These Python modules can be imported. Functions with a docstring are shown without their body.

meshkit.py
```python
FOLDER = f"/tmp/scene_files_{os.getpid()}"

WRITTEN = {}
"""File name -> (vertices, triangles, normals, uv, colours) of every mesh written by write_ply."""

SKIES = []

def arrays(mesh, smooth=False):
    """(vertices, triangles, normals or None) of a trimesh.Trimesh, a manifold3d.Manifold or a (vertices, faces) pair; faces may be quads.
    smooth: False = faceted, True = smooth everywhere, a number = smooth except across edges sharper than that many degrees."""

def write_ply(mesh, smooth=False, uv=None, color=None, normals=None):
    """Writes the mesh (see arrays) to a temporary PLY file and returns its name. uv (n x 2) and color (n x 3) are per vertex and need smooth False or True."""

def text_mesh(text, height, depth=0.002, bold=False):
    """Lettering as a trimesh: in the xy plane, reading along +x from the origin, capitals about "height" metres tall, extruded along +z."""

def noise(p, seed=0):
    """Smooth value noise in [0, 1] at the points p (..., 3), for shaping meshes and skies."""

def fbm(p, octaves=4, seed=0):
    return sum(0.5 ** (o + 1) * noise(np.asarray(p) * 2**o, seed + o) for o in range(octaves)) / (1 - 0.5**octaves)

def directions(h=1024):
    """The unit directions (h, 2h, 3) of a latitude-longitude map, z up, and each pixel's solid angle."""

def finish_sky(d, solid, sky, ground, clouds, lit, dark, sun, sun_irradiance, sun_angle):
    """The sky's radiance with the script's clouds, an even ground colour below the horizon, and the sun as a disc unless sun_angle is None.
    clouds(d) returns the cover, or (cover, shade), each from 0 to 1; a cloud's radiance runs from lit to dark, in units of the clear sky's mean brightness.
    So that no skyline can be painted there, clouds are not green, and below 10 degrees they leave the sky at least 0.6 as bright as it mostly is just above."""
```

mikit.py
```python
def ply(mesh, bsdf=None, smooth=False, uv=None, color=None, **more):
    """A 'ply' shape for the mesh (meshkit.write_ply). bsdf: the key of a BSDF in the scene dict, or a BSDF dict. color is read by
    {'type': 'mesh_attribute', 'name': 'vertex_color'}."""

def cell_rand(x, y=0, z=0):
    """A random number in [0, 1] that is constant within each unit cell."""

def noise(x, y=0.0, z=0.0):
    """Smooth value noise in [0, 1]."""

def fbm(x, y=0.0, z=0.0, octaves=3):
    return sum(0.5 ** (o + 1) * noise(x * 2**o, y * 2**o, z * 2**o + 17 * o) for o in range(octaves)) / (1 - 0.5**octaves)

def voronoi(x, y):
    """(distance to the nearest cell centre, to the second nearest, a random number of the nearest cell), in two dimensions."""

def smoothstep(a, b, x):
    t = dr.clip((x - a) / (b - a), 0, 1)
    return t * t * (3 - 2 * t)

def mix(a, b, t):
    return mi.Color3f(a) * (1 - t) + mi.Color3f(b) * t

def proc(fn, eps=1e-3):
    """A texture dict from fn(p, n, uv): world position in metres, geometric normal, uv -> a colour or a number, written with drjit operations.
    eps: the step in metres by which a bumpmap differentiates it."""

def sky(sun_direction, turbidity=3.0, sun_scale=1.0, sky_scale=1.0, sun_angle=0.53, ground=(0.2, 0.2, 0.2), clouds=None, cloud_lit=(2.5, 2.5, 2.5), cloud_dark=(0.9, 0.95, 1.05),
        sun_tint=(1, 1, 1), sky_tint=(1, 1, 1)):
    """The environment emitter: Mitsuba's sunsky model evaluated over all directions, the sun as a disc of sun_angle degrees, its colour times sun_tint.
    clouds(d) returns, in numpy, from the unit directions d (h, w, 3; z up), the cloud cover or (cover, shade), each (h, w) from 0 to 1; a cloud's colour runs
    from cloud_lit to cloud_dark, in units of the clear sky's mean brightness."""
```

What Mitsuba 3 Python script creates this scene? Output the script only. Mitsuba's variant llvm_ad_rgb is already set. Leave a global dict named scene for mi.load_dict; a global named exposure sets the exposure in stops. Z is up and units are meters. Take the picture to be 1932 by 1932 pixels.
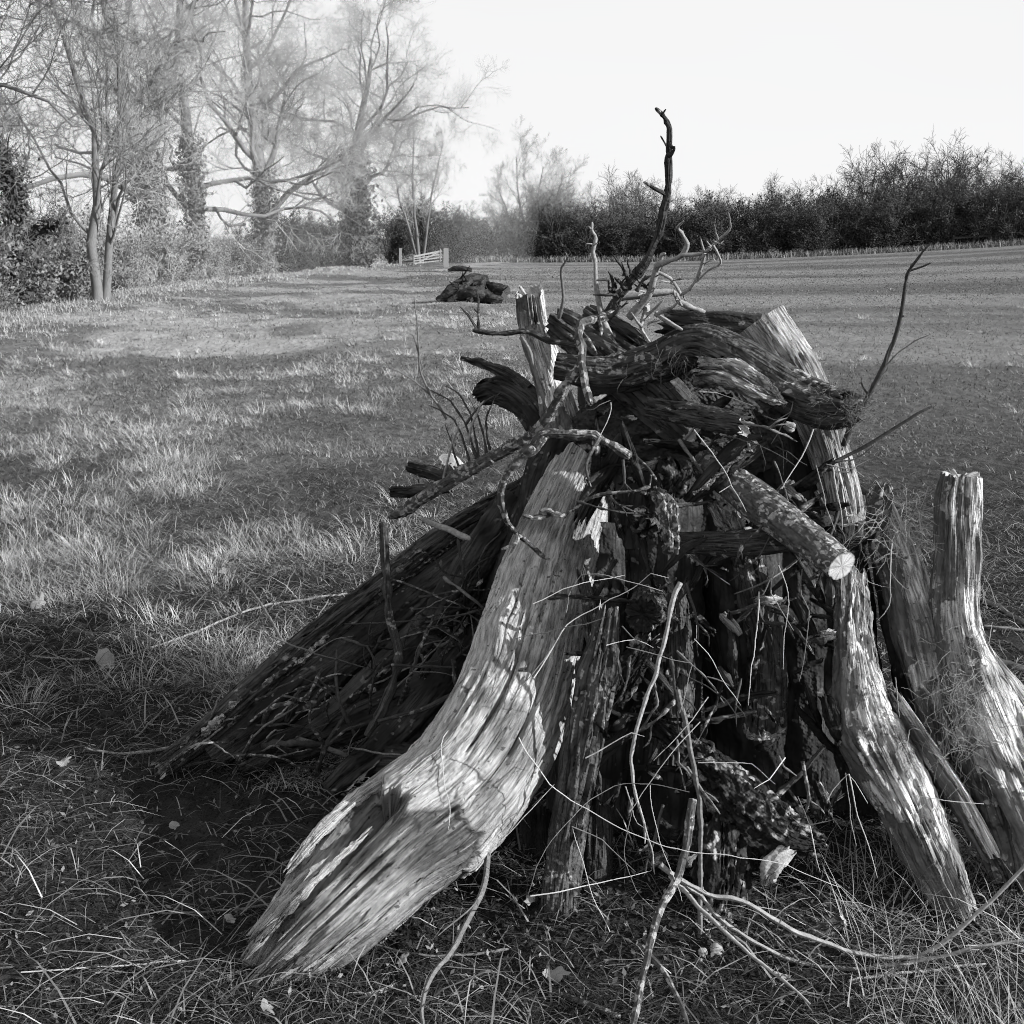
import math
import numpy as np, trimesh, mitsuba as mi, drjit as dr
import mikit, meshkit
from mikit import noise as dn, fbm as dfbm, smoothstep as dss, proc

T = mi.ScalarTransform4f
scene, labels = {}, {}

# ------------------------------------------------------------------ camera, sky, exposure
EYE, PITCH, FOV = 1.5, math.radians(13.4), 48.0
scene['camera'] = {'type': 'perspective', 'fov': FOV, 'fov_axis': 'x', 'near_clip': 0.05, 'far_clip': 2000.0,
                   'to_world': T().look_at(origin=[0, 0, EYE], target=[0, math.cos(PITCH), EYE - math.sin(PITCH)], up=[0, 0, 1])}
SUN_AZ, SUN_EL = math.radians(110), math.radians(25)      # azimuth clockwise from the view direction
sun = [math.sin(SUN_AZ) * math.cos(SUN_EL), math.cos(SUN_AZ) * math.cos(SUN_EL), math.sin(SUN_EL)]
def veil(d):
    n = meshkit.fbm(d * np.array([2.0, 2.0, 5.0]), 3, 5)
    return np.ones(d.shape[:2]), np.clip(0.25 * (n - 0.35) + 0.9 * np.clip(d[..., 2] - 0.08, 0, 0.6), 0, 1)
scene['sky'] = mikit.sky(sun, turbidity=3, sun_scale=1.4, clouds=veil, cloud_lit=(2.3,) * 3, cloud_dark=(1.75,) * 3, sun_tint=(0.78, 1.02, 1.63), ground=(0.12,) * 3)
exposure = 2.5

# ------------------------------------------------------------------ helpers
F = 966 / math.tan(math.radians(FOV / 2))                  # the photo measured in a 1932 grid
CP, SP = math.cos(PITCH), math.sin(PITCH)
def at(px, py, Y):
    """A point in metres, Y metres in front of the eye, from where the photo shows it."""
    a, b = (px - 966) / F, (966 - py) / F
    k = Y / (CP + b * SP)
    return np.array([a * k, Y, EYE + k * (b * CP - SP)]), k
def sm(a, b, x):
    t = np.clip((x - a) / (b - a), 0, 1)
    return t * t * (3 - 2 * t)
def N3(x, y, z, seed=0): return meshkit.noise(np.stack(np.broadcast_arrays(x, y, z), -1), seed)
def F3(x, y, z, o=3, seed=0): return meshkit.fbm(np.stack(np.broadcast_arrays(x, y, z), -1), o, seed)

def thing(key, label=None, cat=None, group=None, kind=None):
    k, i = key, 0
    while k in labels or k in scene:
        i += 1; k = f'{key}_{i:03d}'
    labels[k] = {a: b for a, b in (('label', label), ('category', cat), ('group', group), ('kind', kind)) if b}
    return k
def part(owner, name, mesh, mat, smooth=True, uv=None, color=None, label=None, kind=None, **more):
    """One shape; with a name it is a part of its owner."""
    base = f'{owner}__{name}' if name else owner
    k, i = base, 0
    while k in scene:
        i += 1; k = f'{base}_{i:03d}'
    scene[k] = mikit.ply(mesh, mat, smooth, uv=uv, color=color, **more)
    if label or kind:
        labels.setdefault(k, {}).update({a: b for a, b in (('label', label), ('kind', kind)) if b})
    return k

ORD = 'first second third fourth fifth sixth seventh eighth ninth tenth eleventh twelfth thirteenth fourteenth fifteenth sixteenth seventeenth eighteenth nineteenth twentieth'.split()
ORD += ['twenty-' + o for o in ORD[:9]]
MARKS = [('the tall branch foot', 1180, 560), ('the ridged log', 1150, 670), ('the arched log', 1360, 660), ('the matted root end', 1590, 765), ('the sawn post', 1560, 860), ('the hollow log', 1390, 715), ('the pale torn end', 1395, 797), ('the dark split slab', 1370, 890), ('the white cut end', 1588, 1068), ('the scaly cut branch', 1470, 975), ('the level smooth branch', 1380, 1022),
         ('the bark stub', 1262, 985), ('the knotted log end', 1215, 1160), ('the bleached log top', 1050, 1060), ('the middle of the bleached log', 930, 1340), ('the foot of the bleached log', 560, 1740), ('the thin dark log', 1100, 1400), ('the foot of the thin dark log', 1055, 1700), ('the long pale stick', 1200, 1450), ('the spotted log', 1268, 1280), ('the upright log with a torn edge', 1440, 1240),
         ('the bark sliver', 1440, 1390), ('the rotten log', 1400, 1510), ('the rotten stump', 1355, 1680), ('the bright pale chunk', 1460, 1635), ('the curved trunk knee', 1640, 1370), ('the curved trunk foot', 1790, 1690), ('the neck of the curved trunk', 1608, 1180), ('the split log', 1740, 1280), ('the upright post', 1805, 1100), ('the leaning rail', 560, 1230), ('the tip of the leaning rail', 330, 1430), ('the lichen branches', 1000, 840), ('the flat slab', 1800, 1500), ('the mossy branch', 740, 1230)]
USED = {}
def spot_words(px, py):
    q = sorted(MARKS, key=lambda m: (m[1] - px) ** 2 + (m[2] - py) ** 2)[0]; dx, dy = px - q[1], py - q[2]
    side = ('right of' if dx > 0 else 'left of') if abs(dx) > abs(dy) else ('below' if dy > 0 else 'above')
    return 'across' if dx * dx + dy * dy < 900 else side, q[0]
def unique_words(head, px, py):
    a, b = spot_words(px, py); t = f'{head} {a} {b}'; n = USED.get(t, 0); USED[t] = n + 1
    t = ' '.join(t.split()[-16:]) if len(t.split()) > 14 else t
    return t if n == 0 else f'{t}, {("lower", "third", "fourth", "fifth", "sixth", "seventh", "eighth")[min(n - 1, 6)]} one'
def slope_words(p, q):
    dx, dy = q[0] - p[0], q[1] - p[1]; a = math.degrees(math.atan2(abs(dy), abs(dx) + 1e-6)); l = math.hypot(dx, dy)
    return ('short ' if l < 70 else 'long ' if l > 190 else '') + ('level' if a < 20 else 'upright' if a > 68 else 'slanting')

def crom(P, n):
    P = np.asarray(P, float)
    if len(P) < 3: return P[0] + (P[-1] - P[0]) * np.linspace(0, 1, n)[:, None]
    Q = np.vstack([2 * P[0] - P[1], P, 2 * P[-1] - P[-2]])
    t = np.linspace(0, len(P) - 1 - 1e-9, n); i = t.astype(int); u = (t - i)[:, None]
    a, b, c, d = Q[i], Q[i + 1], Q[i + 2], Q[i + 3]
    return 0.5 * (2 * b + (c - a) * u + (2 * a - 5 * b + 4 * c - d) * u ** 2 + (3 * b - a - 3 * c + d) * u ** 3)

def frames(C):
    t = np.gradient(C, axis=0); t /= np.linalg.norm(t, axis=1, keepdims=True) + 1e-12
    a = np.zeros_like(C); ref = np.array([1.0, 0.05, 0.1]) if abs(t[0, 0]) < 0.85 else np.array([0, 1.0, 0.1])
    v = np.cross(t[0], ref); v /= np.linalg.norm(v)
    for i in range(len(C)):
        v = v - t[i] * (v @ t[i]); v /= np.linalg.norm(v); a[i] = v
    return t, a, np.cross(t, a)

def grid_faces(nr, nc, flip=False):
    i, j = np.meshgrid(np.arange(nr - 1), np.arange(nc - 1), indexing='ij')
    q = np.stack([i * nc + j, i * nc + j + 1, (i + 1) * nc + j + 1, (i + 1) * nc + j], -1).reshape(-1, 4)
    f = np.vstack([q[:, [0, 1, 2]], q[:, [0, 2, 3]]])
    return f[:, ::-1] if flip else f

def log_mesh(C, R, seed=0, res=0.008, lobe=0.10, groove=(0.008, 80, 4), bark=(0.003, 110, 40), twist=0.0, knots=(), flat=0.0,
             jag=(0.0, 0.0), step=None, nth=None, ns=None, flute=0.0):
    """A log along the points C with radii R. groove = (depth in metres, grooves per metre across, along); jag = ragged length in metres at each end.
    Returns the stem (vertices, faces), its uv, the two end caps, and their uv."""
    C = np.asarray(C, float); L = np.linalg.norm(np.diff(C, axis=0), axis=1).sum(); Rm = float(np.mean(R))
    ns = ns or int(np.clip(L / res, 10, 420)); nth = nth or int(np.clip(2 * math.pi * Rm / res, 8, 260))
    P = crom(C, ns); s = np.r_[0, np.cumsum(np.linalg.norm(np.diff(P, axis=0), axis=1))]
    r = np.maximum(crom(np.c_[np.asarray(R, float), np.zeros((len(R), 2))], ns)[:, 0], 1e-4)
    t, a, b = frames(P)
    th = np.linspace(0, 2 * math.pi, nth + 1)
    S, TH = np.meshgrid(s, th, indexing='ij'); TW = TH + twist * S
    c, d = np.cos(TW), np.sin(TW); o = seed * 13.7
    rr = r[:, None] * (1 + lobe * 2 * (F3(c * 1.1 + o, d * 1.1, S / (5 * Rm), 2, seed) - 0.5))
    gd, gk, gs = groove
    if gd:
        q = gk * max(Rm, .02); w = S + .25 * (F3(c * 2 + o, d * 2, S * 6, 2, seed) - .5)
        n = N3(c * q + o, d * q, w * gs, seed + 1); n2 = N3(c * q * 2.2, d * q * 2.2 + o, w * gs * 1.9, seed + 2)
        rr -= gd * ((1 - np.abs(2 * n - 1)) ** 6 * sm(.3, .6, F3(c * 2, d * 2 + o, S * 4, 2, seed + 8)) * 1.4 + 0.5 * (1 - np.abs(2 * n2 - 1)) ** 5)
    ba, bk, bs = bark
    if ba:
        q = bk * max(Rm, .015); rr += ba * 2 * (F3(c * q + o, d * q, S * bs, 3, seed + 3) - 0.5)
    if flute: rr += r[:, None] * flute * 2 * (F3(c * 2.6 + o, d * 2.6, S * 2.2, 2, seed + 9) - 0.5)
    for (ks, kt, ka, kw) in knots:
        dth = (TH - kt + math.pi) % (2 * math.pi) - math.pi
        rr += r[:, None] * ka * np.exp(-((dth * r[:, None]) ** 2 + (S - ks * L) ** 2) / kw ** 2)
    if step: rr += step(S, TW)
    lo, hi = jag
    w = N3(np.cos(th) * 3 + o, np.sin(th) * 3, 0, seed + 4) * 0.5 + N3(np.cos(th) * 9 + o, np.sin(th) * 9, 1, seed + 5) * 0.5; w[-1] = w[0]
    base = P[:, None] + rr[..., None] * (np.cos(TH)[..., None] * a[:, None] + flat_b(flat) * np.sin(TH)[..., None] * b[:, None])
    if lo: base -= t[:, None] * ((w[None] - 0.3) * lo * (1 - sm(0, 1, S / (2.5 * lo + 1e-6))))[..., None]
    if hi: base += t[:, None] * ((w[None] - 0.3) * hi * (1 - sm(0, 1, (L - S) / (2.5 * hi + 1e-6))))[..., None]
    uv = np.stack([TW / (2 * math.pi), S + seed * 3.17], -1).reshape(-1, 2)
    caps = []
    for e, ring, out in ((0, base[0], -t[0]), (1, base[-1], t[-1])):
        rough = jag[e]; nr = 6; ctr = ring[:-1].mean(0) - out * rough * 0.6
        f = np.linspace(1, 0, nr)[:, None, None]
        v = ctr + (ring[None] - ctr) * f
        bump = F3(v[..., 0] * 60, v[..., 1] * 60, v[..., 2] * 60, 2, seed + 6) - 0.5
        v = v + out * (bump * (0.35 * rough + 0.004) * (f[..., 0] < 0.99))[..., None]
        cuv = np.stack(np.broadcast_arrays(th[None] / (2 * math.pi), f[..., 0] * float(r[0 if e == 0 else -1])), -1).reshape(-1, 2)
        caps.append(((v.reshape(-1, 3), grid_faces(nr, nth + 1, flip=(e == 1))), cuv))
    return (base.reshape(-1, 3), grid_faces(ns, nth + 1, flip=True)), uv, caps
def flat_b(flat): return 1.0 - flat

def tubes(P, R, sides=3):
    """Many thin tubes at once: P (n, m, 3), R (n, m)."""
    n, m, _ = P.shape
    t = np.gradient(P, axis=1); t /= np.linalg.norm(t, axis=2, keepdims=True) + 1e-12
    ref = np.where(np.abs(t[:, :1, 2:]) < 0.8, [0, 0, 1.0], [1.0, 0, 0])
    a = np.cross(t, ref); a /= np.linalg.norm(a, axis=2, keepdims=True) + 1e-9
    b = np.cross(t, a); ang = np.arange(sides) * 2 * math.pi / sides
    v = P[:, :, None] + R[:, :, None, None] * (np.cos(ang)[:, None] * a[:, :, None] + np.sin(ang)[:, None] * b[:, :, None])
    i, j, k = np.meshgrid(np.arange(n), np.arange(m - 1), np.arange(sides), indexing='ij')
    A = (i * m + j) * sides
    q = np.stack([A + k, A + (k + 1) % sides, A + sides + (k + 1) % sides, A + sides + k], -1).reshape(-1, 4)
    return v.reshape(-1, 3), np.vstack([q[:, [0, 2, 1]], q[:, [0, 3, 2]]])
def merge(ms):
    V, Fc, o = [], [], 0
    for v, f in ms:
        V.append(v); Fc.append(f + o); o += len(v)
    return np.vstack(V), np.vstack(Fc)

def grow(P, R, n, span, length, angle, m, wig, up, rng, rad=0.6, tip=0.35, rmin=0.0):
    """n children on every parent branch: all with m points."""
    N, M, _ = P.shape
    par = np.repeat(np.arange(N), n); K = len(par)
    t = (np.tile(np.linspace(0, 1, n) if n > 1 else [0.7], N) * (span[1] - span[0]) + span[0] + rng.normal(0, 0.06, K)).clip(0.02, 1) * (M - 1.001)
    i = t.astype(int); u = (t - i)[:, None]
    p = P[par, i] * (1 - u) + P[par, i + 1] * u
    r0 = R[par, i] * (1 - u[:, 0]) + R[par, i + 1] * u[:, 0]
    d = P[par, i + 1] - P[par, i]; d /= np.linalg.norm(d, axis=1, keepdims=True) + 1e-9
    q = rng.normal(size=(K, 3)); q -= d * (q * d).sum(1, keepdims=True); q /= np.linalg.norm(q, axis=1, keepdims=True)
    an = np.radians(rng.uniform(angle[0], angle[1], K))[:, None]
    d = d * np.cos(an) + q * np.sin(an)
    pl = np.linalg.norm(np.diff(P, axis=1), axis=2).sum(1)[par]
    ln = rng.uniform(length[0], length[1], K) * pl * (1.15 - 0.55 * t / (M - 1))
    out = np.zeros((K, m, 3)); out[:, 0] = p; st = (ln / (m - 1))[:, None]
    for k in range(1, m):
        d = d + rng.normal(0, wig, (K, 3)) + np.array([0, 0, up]); d /= np.linalg.norm(d, axis=1, keepdims=True)
        out[:, k] = out[:, k - 1] + d * st
    rr = np.maximum((r0 * rad)[:, None] * np.linspace(1, tip, m), rmin)
    return out, rr

# ------------------------------------------------------------------ materials (black and white: every colour is a grey)
def grey(v): return {'type': 'rgb', 'value': [v, v, v]}
def mat(name, tex, rough=None, bump=None):
    b = {'type': 'diffuse', 'reflectance': tex if isinstance(tex, dict) else grey(tex)} if rough is None else \
        {'type': 'principled', 'base_color': tex if isinstance(tex, dict) else grey(tex), 'roughness': rough, 'specular': 0.25}
    if bump: b = {'type': 'bumpmap', 'arbitrary': {**bump[0]}, 'scale': bump[1], 'bsdf': b}
    scene[name] = {'type': 'twosided', 'bsdf': b}
def cs(uv):
    a = uv.x * (2 * math.pi)
    return dr.cos(a), dr.sin(a), uv.y
def g3(v): return mi.Color3f(v)
def fissure(c, s, v, k, f, w):
    return dss(0.0, w, dr.abs(dn(c * k, s * k, v * f) - 0.5))
def pf(p, f, o=3): return dfbm(p.x * f, p.y * f, p.z * f, o)
def grain(uv, k, f):
    c, s, v = cs(uv); w = v + .02 * dn(c * 3, s * 3, v * 9)
    return dfbm(c * k, s * k, w * f, 3)
def m_bleached(p, n, uv):
    c, s, v = cs(uv)
    g = grain(uv, 15, 20)
    fine = dn(c * 44, s * 44, v * 90)
    blot = pf(p, 9)
    crack = fissure(c, s, v, 12, 5, 0.03)
    x = 0.13 + 0.25 * dss(0.30, 0.70, g) + 0.14 * (fine - 0.5)
    x = x * (0.45 + 0.65 * dss(0.34, 0.58, blot)) * (0.40 + 0.60 * crack) * (1 - .6 * dss(.74, .8, pf(p, 140, 2)))
    return g3(dr.clip(x, 0.025, 0.5))
def m_post(p, n, uv):
    c, s, v = cs(uv)
    bark_shade = dss(.55, .585, dfbm(c * 1.6 + 2, s * 1.6, v * 5, 2) * .5 + .35 * pf(p, 22, 2) + .15 * pf(p, 120, 2) + .17 * dr.cos(uv.x * 2 * math.pi - POST['th']))   # clinging bark; its left bias also paints in the shaded side
    b = 0.04 + 0.13 * grain(uv, 11, 24) * (.5 + pf(p, 90, 2))
    w = m_bleached(p, n, uv).x
    return g3(w * 1.45 * (1 - bark_shade) + b * bark_shade)
def m_main(p, n, uv):
    c, s, v = cs(uv)
    g = grain(uv, 30, 20)
    fine = dn(c * 95, s * 95, v * 90)
    blot = pf(p, 7)
    w = v + .03 * dn(c * 2.2, s * 2.2, v * 7)
    crack = fissure(c, s, w, 15, 3.0, 0.016)
    fleck = dss(.70, .76, pf(p, 95, 2)) * dss(.45, .6, dn(c * 4, s * 4, v * 9))
    ph = uv.x * (2 * math.pi) - MAIN['th']; ph = ph - 2 * math.pi * dr.floor(ph / (2 * math.pi) + .5); S = v - MAIN['o']
    e = MAIN['s0'] + .045 * dr.sin(1.3 * ph + .4) + .022 * dr.sin(4.1 * ph) + .012 * dr.sin(9.7 * ph + 1) + .006 * dr.sin(23 * ph)
    inner = dss(.006, -.006, S - e)
    stain = inner * (.30 + .65 * dss(-.22, -.02, S - e)) * dss(.30, .62, dfbm(c * 20, s * 20, v * 9 + 5, 2) + .12)
    x = 0.155 + 0.16 * dss(0.28, 0.72, g) + 0.15 * (fine - 0.5)
    x = x * (0.52 + 0.58 * dss(0.34, 0.54, blot)) * (0.30 + 0.70 * crack) * (1 - 0.7 * fleck) * (1 - .80 * stain)
    return g3(dr.clip(x, 0.025, 0.5))
def m_bark(p, n, uv):
    c, s, v = cs(uv)
    x = 0.026 + 0.085 * grain(uv, 9, 16) * fissure(c, s, v, 8, 9, 0.12) * (.5 + pf(p, 60, 2))
    lich = dss(0.58, 0.70, pf(p, 75)) * dss(0.46, 0.66, pf(p, 11, 2))
    return g3(x + 0.22 * lich)
def m_lichen(p, n, uv):
    base = 0.03 + 0.09 * pf(p, 120, 2)
    lich = dss(0.50, 0.60, pf(p, 95)) * dss(.30, .5, pf(p, 22, 2))
    return g3(base + lich * (0.10 + 0.24 * pf(p, 300, 2)))
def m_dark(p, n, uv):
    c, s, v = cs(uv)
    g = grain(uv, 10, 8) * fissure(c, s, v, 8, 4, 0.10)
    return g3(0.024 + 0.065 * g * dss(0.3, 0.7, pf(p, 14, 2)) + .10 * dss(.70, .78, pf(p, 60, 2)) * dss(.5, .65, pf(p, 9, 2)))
def m_rot(p, n, uv):
    g = pf(p, 55)
    x = 0.025 + 0.30 * dss(0.50, 0.68, g) * dss(0.38, 0.6, pf(p, 14, 2))
    return g3(x * (0.4 + 0.9 * pf(p, 210, 2)))
def m_end(p, n, uv):
    r = uv.y
    ring = 0.5 + 0.5 * dr.sin(r * 900 + 6 * pf(p, 40, 2))
    return g3(dr.clip(0.26 + 0.08 * ring + 0.30 * (pf(p, 70) - 0.5), 0.06, 0.6))
def m_cut(p, n, uv):
    a = uv.x * (2 * math.pi); r = uv.y
    ring = 0.5 + 0.5 * dr.sin(r * 1500 + 5 * pf(p, 50, 2))
    ray = dss(.0, .10, dr.abs(dn(dr.cos(a) * 5, dr.sin(a) * 5, 3.5) - .5) + r * .8)
    return g3(dr.clip((0.42 + 0.07 * ring + .22 * (pf(p, 60) - .5)) * (.45 + .55 * ray) * (1 - .6 * dss(.030, .036, r)), .06, .6))
def mottle(v):
    def f(p, n, uv): return g3(v * (.45 + 1.1 * pf(p, 150)))
    return f
def r_wood(p, n, uv):
    c, s, v = cs(uv)
    return dfbm(c * 26, s * 26, v * 14, 2) + .5 * pf(p, 160, 2) - .6 * (1 - fissure(c, s, v, 13, 4, .05))
def r_bark(p, n, uv):
    c, s, v = cs(uv)
    return dfbm(c * 9, s * 9, v * 22, 2) + .8 * pf(p, 110, 2)
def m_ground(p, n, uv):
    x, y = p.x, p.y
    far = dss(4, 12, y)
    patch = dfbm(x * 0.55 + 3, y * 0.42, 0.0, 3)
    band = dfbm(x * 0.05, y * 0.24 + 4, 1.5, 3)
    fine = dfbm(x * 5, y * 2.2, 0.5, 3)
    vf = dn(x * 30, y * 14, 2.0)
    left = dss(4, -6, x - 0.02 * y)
    near = 0.012 + 0.04 * fine * dss(0.3, 0.7, vf)  # dark soil and litter, its tone also replacing shade not cast here
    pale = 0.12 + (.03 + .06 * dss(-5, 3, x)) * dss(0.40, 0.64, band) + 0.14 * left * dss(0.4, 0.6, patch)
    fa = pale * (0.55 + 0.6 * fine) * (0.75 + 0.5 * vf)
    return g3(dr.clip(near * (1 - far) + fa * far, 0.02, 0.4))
rw, rb = proc(r_wood, eps=8e-4), proc(r_bark, eps=8e-4)
mat('wood_bleached', proc(m_bleached), 0.8, (rw, .006))
mat('wood_post', proc(m_post), 0.8, (rw, .006))
mat('wood_main', proc(m_main), 0.8, (rw, .006))
mat('bark', proc(m_bark), None, (rb, .010)); mat('lichen_bark', proc(m_lichen), None, (rb, .008)); mat('dark_bark', proc(m_dark), None, (rb, .010))
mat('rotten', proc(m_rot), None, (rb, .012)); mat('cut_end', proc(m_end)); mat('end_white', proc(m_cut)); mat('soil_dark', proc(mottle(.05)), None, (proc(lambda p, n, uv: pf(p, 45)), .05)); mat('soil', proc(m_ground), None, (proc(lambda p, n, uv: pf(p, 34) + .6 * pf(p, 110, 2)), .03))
for nm, v in (('twig_pale', .24), ('twig_mid', .13), ('twig_dark', .055)): mat(nm, proc(mottle(v)))
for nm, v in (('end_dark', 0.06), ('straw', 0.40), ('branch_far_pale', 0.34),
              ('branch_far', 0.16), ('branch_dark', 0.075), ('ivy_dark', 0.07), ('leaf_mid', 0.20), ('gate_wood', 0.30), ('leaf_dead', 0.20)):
    mat(nm, v)
scene['blades'] = {'type': 'twosided', 'bsdf': {'type': 'diffuse', 'reflectance': {'type': 'mesh_attribute', 'name': 'vertex_color'}}}

# ------------------------------------------------------------------ ground
def edge_x(y): return np.interp(y, [-5, 10, 21, 32, 43, 65, 80, 120], [-8.0, -8.6, -9.7, -10.7, -10.4, -8.0, -6.6, -6.0])
def height(x, y):
    x, y = np.asarray(x, float), np.asarray(y, float)
    z = 0.00115 * np.clip(x, 0, 90) ** 2 * sm(12, 75, y) * (x < 60) + (x >= 60) * 0.00115 * 3600 * sm(12, 75, y)
    e = edge_x(y) + 0.5 * (N3(0, y * 0.35, 3) - 0.5)
    z = z - 0.9 * sm(0, 1.6, e - x) + 0.08 * np.exp(-((x - e - 1.4) / 2.0) ** 2) * sm(8, 18, y)
    z = z + 0.10 * (F3(x * 0.22, y * 0.22, 1, 3) - 0.5) * sm(3, 9, y) + .13 * (F3(x * .9, y * .7, 7, 2, 6) - .5) * sm(3.2, 6, y) * sm(2, -1.5, x) * sm(-14, -9, x) + 0.035 * (F3(x * 1.6, y * 1.6, 2, 3, 4) - 0.5)
    return z
def sheet(x, y):
    X, Y = np.meshgrid(x, y, indexing='xy')
    return np.stack([X, Y, height(X, Y)], -1).reshape(-1, 3), grid_faces(len(y), len(x))
gx = np.r_[-900, -400, -200, -90, np.arange(-45, -12, 1.5), np.arange(-12, -4, 0.25), np.arange(-4, 4, 0.06), np.arange(4, 14, 0.4), np.arange(14, 60, 2.0), 60, 90, 200, 400, 900]
gy = np.r_[-600, -200, -60, -20, -6, -2, np.arange(0, 7, 0.06), np.arange(7, 30, 0.3), np.arange(30, 95, 1.0), 95, 130, 220, 500, 1500]
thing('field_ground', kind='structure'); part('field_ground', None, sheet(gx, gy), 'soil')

# ------------------------------------------------------------------ trees and shrubs
def leaf_quads(pos, size, rng, flatness=0.6):
    n = len(pos)
    a = rng.normal(size=(n, 3)); a /= np.linalg.norm(a, axis=1, keepdims=True)
    b = np.cross(a, rng.normal(size=(n, 3))); b /= np.linalg.norm(b, axis=1, keepdims=True)
    s = size * rng.uniform(0.6, 1.3, (n, 1))
    v = np.stack([pos - a * s, pos + b * s * flatness, pos + a * s, pos - b * s * flatness], 1).reshape(-1, 3)
    o = np.arange(n)[:, None] * 4
    return v, np.vstack([o + [0, 1, 2], o + [0, 2, 3]])

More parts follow.
